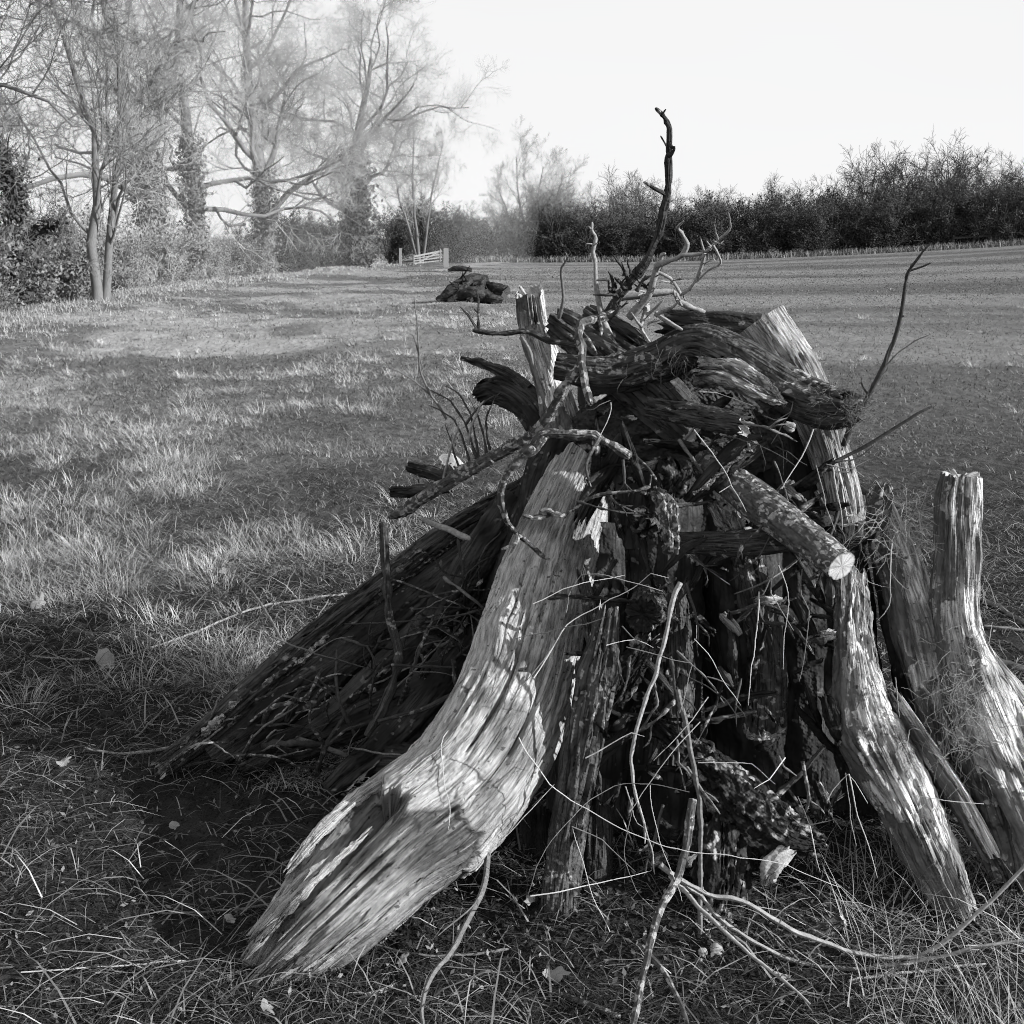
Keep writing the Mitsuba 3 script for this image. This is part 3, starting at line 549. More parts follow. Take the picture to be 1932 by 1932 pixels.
log('wood_slab', 'flat split slab lying between the curved trunk and the upright post', 'slab', [(1690, 1320, 2.58, 24), (1765, 1440, 2.50, 40), (1815, 1520, 2.45, 42), (1866, 1610, 2.40, 36)], 'wood_post', 86, ('rotten', 'cut_end'), res=.006, lobe=.1, groove=(0.011, 115, 2.4), bark=(0.0025, 130, 22), flat=.55, jag=(.08, .03))
log('dead_stub', 'short pale mossy stub beside the split log', 'stub', [(1668, 925, 2.8, 16), (1655, 985, 2.78, 22), (1662, 1060, 2.76, 18)], 'lichen_bark', 87, ('rotten', None), res=.005, jag=(.05, 0), **DK)
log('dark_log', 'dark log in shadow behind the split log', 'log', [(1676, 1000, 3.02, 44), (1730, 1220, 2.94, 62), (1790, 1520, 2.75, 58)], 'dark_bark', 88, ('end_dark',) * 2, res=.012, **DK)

# upper timber
log('sawn_post', 'sawn log sticking up at the top right of the pile, its right side lit pale', 'log', [(1436, 604, 3.16, 50), (1500, 700, 3.12, 49), (1552, 810, 3.06, 43), (1580, 905, 3.04, 40), (1594, 985, 3.02, 42)], 'wood_bleached', 91, ('cut_end', 'end_dark'), res=.0055, lobe=.1, groove=(0.0077, 103, 4), bark=(0.002, 120, 19.8))
log('arched_log', 'dark arched log over the top of the pile, ending in a matted root', 'log', [(1050, 690, 3.06, 26), (1150, 706, 3.03, 36), (1240, 682, 3.0, 40), (1320, 652, 2.95, 42), (1410, 690, 2.86, 46), (1500, 745, 2.77, 46), (1560, 770, 2.71, 44), (1598, 772, 2.66, 36)], 'bark', 92, ('end_dark', 'rotten'), res=.006, lobe=.15, groove=(0.00715, 103, 4), bark=(0.0025, 120, 19.8), jag=(0, .05))
log('dark_stump', 'black jagged stump against the field, behind the arched log', 'stump', [(1262, 608, 3.4, 22), (1330, 618, 3.36, 34), (1430, 634, 3.32, 38)], 'dark_bark', 93, ('end_dark',) * 2, res=.01, jag=(.08, 0), **DK)
log('sawn_stump', 'slanting stump with pale sawn top at the upper left of the pile', 'stump', [(1000, 556, 3.30, 29), (1010, 628, 3.34, 31), (1038, 720, 3.32, 34), (1062, 830, 3.24, 40)], 'wood_post', 94, ('cut_end', 'end_dark'), res=.006, lobe=.15, groove=(0.011, 103, 4.8), bark=(0.003, 120, 19.8), jag=(.05, 0))
log('ridged_log', 'deeply ridged bark log slanting down to the right from the sawn stump', 'log', [(1052, 606, 3.26, 34), (1140, 668, 3.15, 48), (1235, 745, 3.06, 52), (1310, 815, 3.0, 44)], 'bark', 95, ('rotten', 'end_dark'), res=.006, lobe=.2, groove=(0.0231, 91, 1.92), bark=(0.005, 120, 35.2))
log('ridged_log', 'thin ridged log behind the thick ridged one', 'log', [(1108, 588, 3.4, 18), (1180, 634, 3.32, 25), (1262, 698, 3.22, 26)], 'bark', 96, ('end_dark',) * 2, res=.007, lobe=.2, groove=(0.022, 91, 1.92), bark=(0.005, 120, 35.2))
log('hollow_log', 'hollow splintered log with pale torn tip under the arched log', 'log', [(1325, 698, 2.84, 30), (1375, 702, 2.81, 32), (1425, 728, 2.77, 24), (1466, 750, 2.73, 9)], 'wood_bleached', 97, ('rotten', None), res=.004, lobe=.35, groove=(0.02475, 95, 9.6), bark=(0.01, 110, 48.4), jag=(.04, .06))
log('torn_branch', 'thick dark branch lying level with a pale torn end, in the middle of the pile', 'branch', [(1225, 768, 2.88, 20), (1320, 786, 2.78, 24), (1402, 800, 2.68, 23)], 'bark', 98, ('end_dark', 'cut_end'), res=.005, jag=(0, .05), endlab=('cut_end', 'torn_end'), **BK)
log('split_slab', 'dark split slab with a pale lower edge, below the pale torn end', 'slab', [(1296, 948, 2.72, 20), (1345, 900, 2.73, 44), (1395, 855, 2.75, 54), (1428, 838, 2.77, 40)], 'dark_bark', 99, ('rotten', 'rotten'), res=.006, flat=.5, **DK)
log('slab_edge', 'pale splinter strip along the lower edge of the dark split slab', 'splinter', [(1308, 932, 2.66, 3), (1352, 900, 2.655, 6), (1400, 858, 2.67, 4), (1428, 832, 2.68, 2)], 'wood_bleached', 100, (None, None), res=.004, groove=(0.0165, 91, 19.2), bark=(0.01, 100, 44))
log('cut_branch', 'scaly barked branch sawn off clean, its round white end facing right', 'branch', [(1325, 872, 2.8, 28), (1400, 925, 2.68, 35), (1470, 978, 2.56, 37), (1535, 1028, 2.46, 36), (1588, 1068, 2.38, 31)], 'lichen_bark', 101, ('end_dark', 'end_white'), res=.0045, groove=(0.003, 107, 12.8), bark=(0.0022, 95, 52.8), lobe=.10)
log('smooth_branch', 'smooth dark branch lying level, running into the scaly cut branch', 'branch', [(1255, 1022, 2.74, 19), (1350, 1026, 2.69, 25), (1440, 1022, 2.62, 26), (1510, 1014, 2.57, 22), (1550, 1012, 2.58, 14)], 'bark', 102, ('end_dark', 'end_dark'), res=.005, groove=(0.0033, 99, 9.6), bark=(0.0015, 105, 48.4), lobe=.1)
log('bark_stub', 'short upright stub with pale flaking bark on its right, centre of the pile', 'stub', [(1238, 928, 2.60, 11), (1256, 950, 2.57, 20), (1264, 990, 2.55, 20), (1266, 1044, 2.55, 17)], 'lichen_bark', 103, ('cut_end', 'end_dark'), res=.004, jag=(.03, 0), groove=(0.011, 95, 16), bark=(0.006, 95, 66), lobe=.2)
log('sawn_stick', 'small round sawn stick end facing the viewer, left of the bark stub', 'stick', [(1203, 968, 2.60, 10), (1214, 962, 2.85, 11)], 'bark', 104, ('cut_end', None), res=.004)
log('knotty_branch_end', 'knotty branch end with a pale splinter, below the small sawn stick', 'branch', [(1222, 1000, 2.58, 21), (1236, 985, 2.9, 24)], 'bark', 105, ('rotten', None), res=.005, jag=(.03, 0), **BK)
log('wood_chunk', 'pale crumbling chunk of wood above the bark stub', 'chunk', [(1252, 868, 2.76, 14), (1272, 890, 2.73, 30), (1268, 930, 2.72, 22)], 'rotten', 106, ('rotten',) * 2, res=.005, lobe=.5, groove=(0.0165, 91, 16), bark=(0.015, 90, 48.4), jag=(.03, .03))
log('splintered_wood', 'pale splintered strips standing on the level smooth branch', 'splinter', [(1352, 955, 2.72, 12), (1368, 985, 2.70, 18), (1378, 1004, 2.69, 20)], 'wood_bleached', 107, (None, None), res=.004, lobe=.4, groove=(0.02475, 91, 6.4), bark=(0.01, 100, 44), jag=(.06, .04))
log('splintered_wood', 'pale broken block beside the splintered strips', 'splinter', [(1388, 972, 2.70, 10), (1398, 990, 2.68, 17), (1402, 1005, 2.68, 17)], 'wood_bleached', 108, ('cut_end', None), res=.004, lobe=.4, groove=(0.02475, 91, 12.8), bark=(0.01, 100, 44), jag=(.05, .02))
log('pale_plank', 'pale smooth piece of wood behind the scaly cut branch', 'wood', [(1452, 960, 2.76, 16), (1476, 935, 2.78, 26), (1492, 915, 2.8, 20)], 'wood_bleached', 109, ('rotten',) * 2, res=.006, flat=.4)
log('wood_chip', 'small pale chip caught in the dark gap under the arched log', 'chip', [(1482, 800, 2.9, 7), (1492, 806, 2.9, 10), (1500, 808, 2.9, 6)], 'cut_end', 110, ('cut_end',) * 2, res=.004, lobe=.4)

# lower and inner timber
log('thin_log', 'thin dark log standing close right of the bleached log, tip broken pale', 'log', [(1145, 1165, 2.56, 22), (1128, 1260, 2.53, 36), (1104, 1390, 2.48, 40), (1076, 1540, 2.43, 38), (1050, 1735, 2.34, 36)], 'bark', 111, ('cut_end', 'end_dark'), res=.005, lobe=.2, groove=(0.011, 99, 4.8), bark=(0.0035, 110, 30.8), jag=(.07, 0), knots=((.18, 4.6, .35, .03), (.2, 1.2, .3, .03)))
log('split_stake', 'narrow pale edged stake rising beside the top of the thin dark log', 'stake', [(1098, 1085, 2.7, 12), (1112, 1150, 2.66, 16), (1122, 1210, 2.63, 18)], 'bark', 112, ('rotten', None), res=.005, jag=(.05, 0), **BK)
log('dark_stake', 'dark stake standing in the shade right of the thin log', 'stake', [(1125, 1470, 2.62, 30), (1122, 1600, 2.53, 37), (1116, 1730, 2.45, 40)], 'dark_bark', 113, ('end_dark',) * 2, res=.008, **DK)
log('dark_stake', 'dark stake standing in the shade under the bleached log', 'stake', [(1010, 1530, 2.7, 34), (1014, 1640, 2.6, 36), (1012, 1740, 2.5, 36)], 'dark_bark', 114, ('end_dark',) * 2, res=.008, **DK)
log('knotted_log', 'log with a round knotted end facing the viewer, above the pale broken block', 'log', [(1212, 1160, 2.56, 36), (1232, 1140, 2.9, 42)], 'bark', 115, ('rotten', None), res=.005, jag=(.02, 0), **BK)
log('broken_block', 'pale broken block of bark covered wood right of the thin dark log', 'block', [(1158, 1312, 2.54, 32), (1190, 1262, 2.55, 42), (1222, 1212, 2.57, 34)], 'rotten', 116, ('end_dark', 'cut_end'), res=.004, lobe=.4, groove=(0.0165, 95, 14.4), bark=(0.009, 100, 48.4), jag=(.04, .05), flat=.3)
log('spotted_log', 'upright dark log with pale lichen spots behind the long pale stick', 'log', [(1268, 1120, 2.78, 34), (1272, 1270, 2.72, 42), (1262, 1440, 2.66, 40)], 'bark', 117, ('end_dark',) * 2, res=.006, **BK)
log('upright_log', 'upright dark log with one pale torn edge, under the level smooth branch', 'log', [(1408, 1040, 2.78, 30), (1428, 1140, 2.77, 36), (1446, 1250, 2.75, 38), (1440, 1380, 2.72, 42)], 'bark', 118, ('end_dark',) * 2, res=.006, **BK)
log('stub_pair', 'short pale broken stub, left one of two pointing right', 'stub', [(1308, 1160, 2.7, 7), (1326, 1180, 2.66, 15), (1344, 1192, 2.68, 10)], 'rotten', 119, ('rotten', 'rotten'), res=.004, jag=(.02, .02), **BK)
log('stub_pair', 'smooth pale stub, right one of two pointing right', 'stub', [(1366, 1162, 2.7, 10), (1382, 1176, 2.64, 13), (1398, 1196, 2.63, 8)], 'wood_bleached', 120, ('rotten', 'rotten'), res=.004)
log('bark_sliver', 'curved pale sliver of bark low in the dark hollow of the pile', 'bark', [(1402, 1370, 2.64, 6), (1420, 1390, 2.58, 9), (1450, 1392, 2.56, 9), (1480, 1380, 2.6, 4)], 'wood_bleached', 121, (None, None), res=.004, lobe=.3, groove=(0.022, 95, 19.2), bark=(0.01, 100, 44), flat=.4)
log('rotten_log', 'crumbling rotten log slanting down to the right in the lower middle', 'log', [(1235, 1362, 2.56, 20), (1310, 1425, 2.52, 36), (1400, 1510, 2.46, 58), (1470, 1570, 2.42, 52), (1530, 1592, 2.42, 28)], 'rotten', 122, ('rotten',) * 2, res=.0045, lobe=.4, groove=(0.0165, 95, 12.8), bark=(0.014, 95, 39.6), jag=(.06, .08))
log('rotten_stump', 'upright rotten stump with fibrous pale face below the rotten log', 'stump', [(1365, 1560, 2.46, 58), (1362, 1650, 2.40, 60), (1345, 1775, 2.32, 48)], 'rotten', 123, ('rotten',) * 2, res=.0045, lobe=.35, groove=(0.01925, 99, 6.4), bark=(0.01, 105, 39.6), jag=(.05, .04))
log('wood_chunk', 'bright pale chunk at the lower tip of the rotten log', 'chunk', [(1444, 1662, 2.36, 8), (1458, 1635, 2.36, 20), (1486, 1600, 2.38, 18)], 'cut_end', 124, ('cut_end',) * 2, res=.004, lobe=.4, groove=(0.0165, 91, 16), bark=(0.01, 90, 48.4), jag=(.03, .03))
log('short_log', 'short barked log on the litter at the bottom right, pale sawn end', 'log', [(1395, 1802, 2.24, 13), (1480, 1788, 2.26, 15), (1540, 1762, 2.26, 16), (1592, 1735, 2.25, 14)], 'lichen_bark', 125, ('end_dark', 'cut_end'), res=.004, **BK)
log('leaning_rail', 'long dark rail leaning on the left of the pile, pale worn patches on top', 'rail', [(312, 1442, 3.02, 30), (400, 1376, 3.10, 40), (520, 1270, 3.22, 42), (680, 1140, 3.34, 40), (840, 1016, 3.45, 36), (1010, 910, 3.48, 30)], 'bark', 126, ('cut_end', 'end_dark'), res=.006, lobe=.2, groove=(0.0165, 95, 3.2), bark=(0.0035, 110, 26.4), flat=.35, jag=(.09, 0), endlab=('worn_tip', 'top_end'))
rail_patches = [(402, 1368, 3.02, 22, 12), (440, 1330, 3.08, 16, 7), (575, 1240, 3.15, 16, 7), (600, 1215, 3.17, 20, 8), (508, 1282, 3.12, 10, 6)]
for i, (px, py, Y, l, w) in enumerate(rail_patches):
    log(None, None, None, [(px - l, py + l * .8, Y, w * .4), (px, py, Y - .01, w), (px + l, py - l * .8, Y, w * .4)], 'wood_bleached', 130 + i, (None, None), owner='leaning_rail', name='pale_patch', res=.004, lobe=.5, groove=(0.0165, 91, 19.2), bark=(0.015, 90, 52.8))
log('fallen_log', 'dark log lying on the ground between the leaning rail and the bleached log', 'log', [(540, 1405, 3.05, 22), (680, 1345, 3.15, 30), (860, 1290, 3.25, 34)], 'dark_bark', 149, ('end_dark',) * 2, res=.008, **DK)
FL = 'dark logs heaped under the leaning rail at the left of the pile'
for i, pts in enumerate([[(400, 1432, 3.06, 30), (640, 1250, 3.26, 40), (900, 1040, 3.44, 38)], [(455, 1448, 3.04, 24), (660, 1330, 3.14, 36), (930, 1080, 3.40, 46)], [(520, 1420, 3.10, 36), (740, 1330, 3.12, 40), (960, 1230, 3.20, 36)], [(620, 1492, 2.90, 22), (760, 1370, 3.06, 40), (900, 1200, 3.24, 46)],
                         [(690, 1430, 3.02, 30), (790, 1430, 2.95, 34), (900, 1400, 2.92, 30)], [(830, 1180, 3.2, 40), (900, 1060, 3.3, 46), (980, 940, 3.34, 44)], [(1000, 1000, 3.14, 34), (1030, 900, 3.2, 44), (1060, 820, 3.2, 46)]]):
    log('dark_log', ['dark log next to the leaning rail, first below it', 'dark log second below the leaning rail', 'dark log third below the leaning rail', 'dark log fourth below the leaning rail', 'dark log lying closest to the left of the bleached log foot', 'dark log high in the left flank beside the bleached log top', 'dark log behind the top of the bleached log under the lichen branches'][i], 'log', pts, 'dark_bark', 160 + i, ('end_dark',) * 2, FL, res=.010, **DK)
log('bark_plank', 'dim grey plank of bark behind the top of the bleached log', 'plank', [(960, 1060, 3.16, 26), (1010, 985, 3.2, 34), (1060, 900, 3.24, 30)], 'bark', 141, ('end_dark',) * 2, res=.006, flat=.4, **BK)
log('dark_plank', 'dark plank lying over the upper end of the bleached log', 'plank', [(1175, 830, 2.92, 26), (1140, 890, 2.92, 40), (1106, 960, 2.92, 30)], 'dark_bark', 148, ('rotten', 'rotten'), res=.006, flat=.5, jag=(.05, .10), **DK)
log('torn_wedge', 'pale torn wedge on the left edge of the bleached log near its top', 'wedge', [(955, 1110, 2.86, 26), (968, 1060, 2.9, 20), (978, 1025, 2.92, 8)], 'wood_bleached', 142, (None, None), res=.004, flat=.3, jag=(.02, .05))
log('dark_lump', 'dark lumpy stump at the left shoulder of the pile', 'stump', [(905, 745, 3.55, 18), (945, 735, 3.46, 30), (1000, 765, 3.36, 36), (1040, 820, 3.3, 40)], 'dark_bark', 143, ('end_dark',) * 2, res=.008, **DK)
log('pointed_stick', 'thick dark pointed stick jutting out left above the dark lumpy stump', 'stick', [(870, 674, 3.42, 6), (915, 688, 3.41, 10), (960, 708, 3.4, 13), (995, 735, 3.38, 14)], 'bark', 144, ('rotten', 'end_dark'), res=.006, **BK)
log('short_dark_log', 'short dark log in the grass left of the pile, upper one of two', 'log', [(772, 880, 4.0, 11), (812, 892, 3.95, 14), (860, 910, 3.85, 15)], 'dark_bark', 145, ('end_dark',) * 2, res=.008, **DK)
log('short_dark_log', 'short dark log in the grass left of the pile, lower one of two', 'log', [(738, 930, 3.85, 11), (790, 926, 3.8, 13), (850, 918, 3.75, 14)], 'dark_bark', 146, ('end_dark',) * 2, res=.008, **DK)
log('pale_root', 'round pale sawn root end among the thin shoots at the left', 'root', [(842, 868, 3.72, 13), (850, 876, 3.8, 19), (870, 888, 3.9, 15)], 'cut_end', 147, ('cut_end', 'end_dark'), res=.005, lobe=.3)
# the dark heart of the heap, seen only in the gaps
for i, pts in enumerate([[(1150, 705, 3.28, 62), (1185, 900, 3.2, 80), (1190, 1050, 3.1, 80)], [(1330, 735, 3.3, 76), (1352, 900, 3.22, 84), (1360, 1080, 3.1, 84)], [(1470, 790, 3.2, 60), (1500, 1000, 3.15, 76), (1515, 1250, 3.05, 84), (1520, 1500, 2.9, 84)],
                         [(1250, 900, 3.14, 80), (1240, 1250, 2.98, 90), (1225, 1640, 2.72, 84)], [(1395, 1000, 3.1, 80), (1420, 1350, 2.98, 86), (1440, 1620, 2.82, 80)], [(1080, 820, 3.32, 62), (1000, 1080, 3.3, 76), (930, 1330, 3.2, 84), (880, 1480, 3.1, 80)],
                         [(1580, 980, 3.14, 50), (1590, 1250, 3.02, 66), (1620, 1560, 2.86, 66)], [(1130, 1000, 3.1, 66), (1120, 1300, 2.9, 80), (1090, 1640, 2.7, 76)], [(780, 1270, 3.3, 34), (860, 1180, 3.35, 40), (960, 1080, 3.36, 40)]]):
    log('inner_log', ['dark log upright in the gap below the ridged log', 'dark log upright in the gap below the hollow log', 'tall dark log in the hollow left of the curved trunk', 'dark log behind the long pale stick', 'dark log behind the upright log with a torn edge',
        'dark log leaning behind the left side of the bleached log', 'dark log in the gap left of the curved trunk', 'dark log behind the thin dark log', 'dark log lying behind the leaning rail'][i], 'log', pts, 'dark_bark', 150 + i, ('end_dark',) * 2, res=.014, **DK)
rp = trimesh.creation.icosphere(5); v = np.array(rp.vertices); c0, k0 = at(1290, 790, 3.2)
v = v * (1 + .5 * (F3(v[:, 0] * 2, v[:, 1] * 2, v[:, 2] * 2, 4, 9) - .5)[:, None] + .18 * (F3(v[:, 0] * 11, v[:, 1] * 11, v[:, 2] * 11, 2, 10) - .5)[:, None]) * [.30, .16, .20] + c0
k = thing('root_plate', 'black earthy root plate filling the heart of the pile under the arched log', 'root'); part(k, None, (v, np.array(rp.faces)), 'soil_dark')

# ------------------------------------------------------------------ branches and twigs in and on the pile
def front(py): return float(np.interp(py, [450, 600, 700, 800, 1000, 1200, 1500, 1750, 1932], [3.05, 3.02, 2.82, 2.62, 2.50, 2.44, 2.32, 2.18, 1.92]))
def on_ground(px, py, up=0.0):
    a, b = (px - 966) / F, (966 - py) / F; d = np.array([a, CP + b * SP, b * CP - SP]); lo, hi = 0.5, 90.0
    for _ in range(50):
        m = (lo + hi) / 2; q = d * m + [0, 0, EYE]
        if q[2] > float(height(q[0], q[1])) + up: lo = m
        else: hi = m
    return d * lo + [0, 0, EYE], lo
def twig_mesh(pts3, r0, r1, seed, knob=.25, sides=7, step=.012, wob=.0015, kink=False):
    L = np.linalg.norm(np.diff(pts3, axis=0), axis=1).sum(); n = int(np.clip(L / step, 6, 140))
    rng = np.random.default_rng(seed)
    P = crom(pts3, n); s = np.linspace(0, L, n)
    if kink:
        q = np.r_[0, np.cumsum(np.linalg.norm(np.diff(pts3, axis=0), axis=1))]; P = P * .25 + .75 * np.stack([np.interp(s, q, pts3[:, k]) for k in range(3)], -1)
    P = P + wob * (np.stack([N3(s * 30, k, seed) for k in (1., 2., 3.)], -1) - .5) * 3
    R = np.linspace(r0, r1, n) * (1 + knob * (N3(s * 60, 5., seed) - .5) * 2 * (N3(s * 14, 6., seed) > .45)); R[-1] *= .6
    t, a, b = frames(P); th = np.linspace(0, 2 * math.pi, sides + 1)
    rr = R[:, None] * (1 + .22 * (N3(np.cos(th)[None] * 2, np.sin(th)[None] * 2, s[:, None] * 50, seed) - .5))
    V = P[:, None] + rr[..., None] * (np.cos(th)[:, None] * a[:, None] + np.sin(th)[:, None] * b[:, None])
    uv = np.stack(np.broadcast_arrays(th[None] / (2 * math.pi), s[:, None] + seed * .73), -1).reshape(-1, 2)
    V = V.reshape(-1, 3); Fc = grid_faces(n, sides + 1, flip=True)
    e = len(V); V = np.vstack([V, P[:1], P[-1:]]); uv = np.vstack([uv, uv[:1], uv[-1:]])
    f0 = np.array([[e, i + 1, i] for i in range(sides)]); b0 = (n - 1) * (sides + 1); f1 = np.array([[e + 1, b0 + i, b0 + i + 1] for i in range(sides)])
    return (V, np.vstack([Fc, f0[:, ::-1], f1[:, ::-1]])), uv
SEED = [500]
def branch(key, label, cat, lines, material, group=None, ground=False, dy=0.0, knob=.25, step=.012, kink=False):
    """lines: [(points, r0, r1)], the first the stem, the others side shoots; points (px, py) or (px, py, Y), radii in photo pixels."""
    own = thing(key, label, cat, group)
    for i, (pts, r0, r1) in enumerate(lines):
        P, ks = [], []
        for q in pts:
            if ground: p, k = on_ground(q[0], q[1], .012 + (q[2] if len(q) > 2 else 0))
            else: p, k = at(q[0], q[1], q[2] if len(q) > 2 else front(q[1]) + dy)
            P.append(p); ks.append(k)
        SEED[0] += 1
        m, uv = twig_mesh(np.array(P), r0 * ks[0] / F, r1 * ks[-1] / F, SEED[0], knob, step=step, kink=kink)
        part(own, 'stem' if i == 0 else 'shoot', m, material, True, uv=uv)
    return own
def spurs(n, region, seed, r=2.2):
    rng = np.random.default_rng(seed); out = []
    for _ in range(n):
        px, py, Y = region[rng.integers(0, len(region))]; px += rng.normal(0, 5); py += rng.normal(0, 5); a = rng.uniform(-2.9, -.2); l = rng.uniform(12, 34)
        p = [(px, py, Y)]
        for k in range(3):
            a += rng.normal(0, .45); p.append((p[-1][0] + l / 3 * math.cos(a), p[-1][1] + l / 3 * math.sin(a), Y - .02 * k))
        out.append((p, r, r * .5))
        if rng.random() < .6: q = p[2]; b = a + rng.choice([-1, 1]) * rng.uniform(.6, 1.2); out.append(([q, (q[0] + 8 * math.cos(b), q[1] + 8 * math.sin(b), q[2])], r * .7, r * .4))
    return out
def Yd(pts, a, b):
    n = len(pts); return [(x, y, a + (b - a) * i / (n - 1)) for i, (x, y) in enumerate(pts)]
branch('tall_branch', 'tall bare branch rising highest above the pile against the sky', 'branch', [
    (Yd([(1128, 622), (1177, 546), (1216, 499), (1238, 454), (1249, 403), (1259, 368), (1261, 301), (1261, 272), (1261, 236), (1249, 217), (1236, 205)], 3.0, 2.85), 11, 3.6),
    (Yd([(1257, 367), (1236, 354), (1214, 342)], 2.92, 2.9), 4, 3), (Yd([(1249, 216), (1253, 213), (1257, 207)], 2.86, 2.85), 3.4, 2.2), (Yd([(1261, 293), (1268, 290), (1275, 278)], 2.88, 2.86), 5.5, 2), (Yd([(1261, 272), (1268, 280), (1275, 278)], 2.88, 2.86), 3, 2),
    (Yd([(1260, 277), (1252, 265), (1246, 256)], 2.88, 2.9), 2, 1.2)], 'bark', knob=.35)
branch('pale_shoot', 'slim pale shoot standing upright left of the tall branch', 'branch', [(Yd([(1148, 632), (1133, 590), (1126, 550), (1122, 501), (1118, 474), (1123, 448), (1116, 430), (1118, 420)], 2.98, 2.95), 6.5, 2.2), (Yd([(1118, 460), (1112, 459), (1106, 460)], 2.95, 2.95), 2, 1.2), (Yd([(1119, 464), (1124, 460), (1127, 459)], 2.95, 2.94), 2, 1.2), (Yd([(1116, 430), (1113, 427), (1111, 426)], 2.95, 2.95), 1.6, 1)], 'twig_pale')
branch('thin_shoot', 'short thin shoot above the ridged log, leftmost of the upright ones', 'branch', [(Yd([(1054, 600), (1062, 576), (1062, 552), (1058, 513), (1065, 497), (1073, 483)], 3.12, 3.05), 4, 1.6), (Yd([(1071, 490), (1068, 480), (1066, 474)], 3.06, 3.05), 1.5, .8)], 'twig_mid')
branch('curling_branch', 'pale curling branch with spreading forks at the top right of the pile', 'branch', [
    (Yd([(1188, 600), (1214, 572), (1226, 550), (1238, 509), (1249, 496), (1285, 483), (1298, 462), (1287, 438), (1279, 429), (1291, 418)], 2.98, 2.8), 9, 2),
    (Yd([(1285, 483), (1328, 476), (1353, 454), (1375, 434), (1376, 418), (1373, 403)], 2.86, 2.75), 4, 1.5), (Yd([(1330, 477), (1326, 500), (1314, 530), (1300, 545), (1284, 556)], 2.82, 2.9), 3.8, 3.4), (Yd([(1345, 464), (1357, 485), (1357, 497), (1338, 511), (1314, 533)], 2.8, 2.86), 2.6, 1.8),
    (Yd([(1242, 513), (1265, 524), (1276, 540), (1285, 556)], 2.93, 2.93), 3.4, 3), (Yd([(1247, 497), (1247, 482), (1254, 478)], 2.92, 2.9), 4.5, 3), (Yd([(1330, 476), (1325, 460), (1322, 445)], 2.82, 2.8), 2.4, 1.4), (Yd([(1342, 465), (1335, 458), (1332, 455)], 2.8, 2.79), 2, 1.2), (Yd([(1353, 454), (1352, 447), (1351, 442)], 2.78, 2.77), 1.8, 1), (Yd([(1350, 492), (1346, 486)], 2.8, 2.8), 1.6, 1)] + spurs(9, [(1290, 480, 2.85), (1330, 476, 2.82), (1350, 458, 2.78), (1355, 490, 2.8), (1320, 515, 2.85), (1270, 528, 2.92), (1240, 520, 2.95)], 4, 1.8), 'twig_pale')
branch('looped_branch', 'smooth pale branch looping low to the right behind the curling one', 'branch', [
    (Yd([(1160, 560), (1195, 556), (1241, 551), (1272, 550), (1284, 569), (1305, 582), (1330, 591)], 3.05, 3.02), 9, 4.5), (Yd([(1214, 556), (1221, 587), (1216, 597), (1210, 620), (1225, 646)], 3.0, 2.95), 9, 3), (Yd([(1235, 592), (1262, 608), (1290, 624)], 2.98, 2.95), 5, 3.5), (Yd([(1218, 596), (1236, 584), (1252, 566)], 2.98, 2.95), 4, 2.6), (Yd([(1236, 596), (1256, 586), (1270, 580), (1284, 566)], 2.98, 2.92), 4, 2), (Yd([(1211, 614), (1200, 605), (1190, 590)], 2.96, 2.94), 3, 1.6)] + spurs(10, [(1220, 585, 2.97), (1215, 610, 2.96), (1245, 590, 2.96), (1290, 575, 3.0), (1225, 560, 3.0)], 5, 2.0), 'twig_pale')
branch('gnarled_twigs', 'cluster of knobbly dark twigs at the foot of the tall branch', 'twig', [
    (Yd([(1190, 545), (1182, 518), (1170, 500), (1159, 483)], 2.95, 2.9), 4, 2), (Yd([(1187, 530), (1188, 508), (1184, 498)], 2.93, 2.9), 3, 2), (Yd([(1160, 585), (1160, 545), (1155, 522), (1148, 512)], 2.95, 2.9), 5, 2), (Yd([(1160, 552), (1148, 545), (1146, 528), (1126, 528)], 2.93, 2.9), 4, 2.4), (Yd([(1178, 545), (1168, 530), (1160, 524)], 2.94, 2.9), 4, 2), (Yd([(1172, 548), (1164, 550), (1155, 556), (1118, 555)], 2.92, 2.9), 4, 2.2), (Yd([(1200, 548), (1212, 530), (1228, 520)], 2.92, 2.9), 3.4, 2), (Yd([(1150, 600), (1162, 590), (1172, 576)], 2.9, 2.88), 5, 3)] + spurs(16, [(1150, 560, 2.94), (1165, 545, 2.94), (1180, 530, 2.93), (1200, 520, 2.93), (1170, 580, 2.9), (1215, 545, 2.95), (1140, 590, 2.9)], 3), 'twig_dark', knob=.5)
branch('bent_branch', 'pale elbow shaped branch hanging down the left face of the pile', 'branch', [
    (Yd([(1160, 588), (1140, 596), (1119, 604), (1097, 611), (1092, 628), (1098, 655), (1098, 690), (1104, 728), (1117, 762)], 2.96, 2.72), 9, 8), (Yd([(1096, 626), (1112, 648), (1127, 668)], 2.92, 2.86), 6, 3), (Yd([(1130, 598), (1136, 620), (1134, 634)], 2.9, 2.86), 4.5, 3)], 'lichen_bark')
branch('reaching_branch', 'dark branch reaching out left across the grass from the bent branch', 'branch', [
    (Yd([(1088, 654), (1040, 643), (992, 626), (947, 630), (900, 626), (893, 622)], 2.92, 2.95), 6.5, 3.5), (Yd([(900, 624), (886, 596), (868, 578)], 2.95, 2.96), 3, 1.6), (Yd([(904, 624), (901, 598), (902, 570), (899, 545)], 2.95, 2.95), 3, 1.4), (Yd([(899, 590), (894, 584)], 2.95, 2.95), 2, 1.4)], 'bark')
branch('hanging_stick', 'thin dark stick slanting down the left of the pile under the reaching branch', 'stick', [(Yd([(984, 636), (998, 662), (1006, 690), (1016, 726), (1031, 767)], 2.9, 2.8), 4.5, 4)], 'twig_mid')
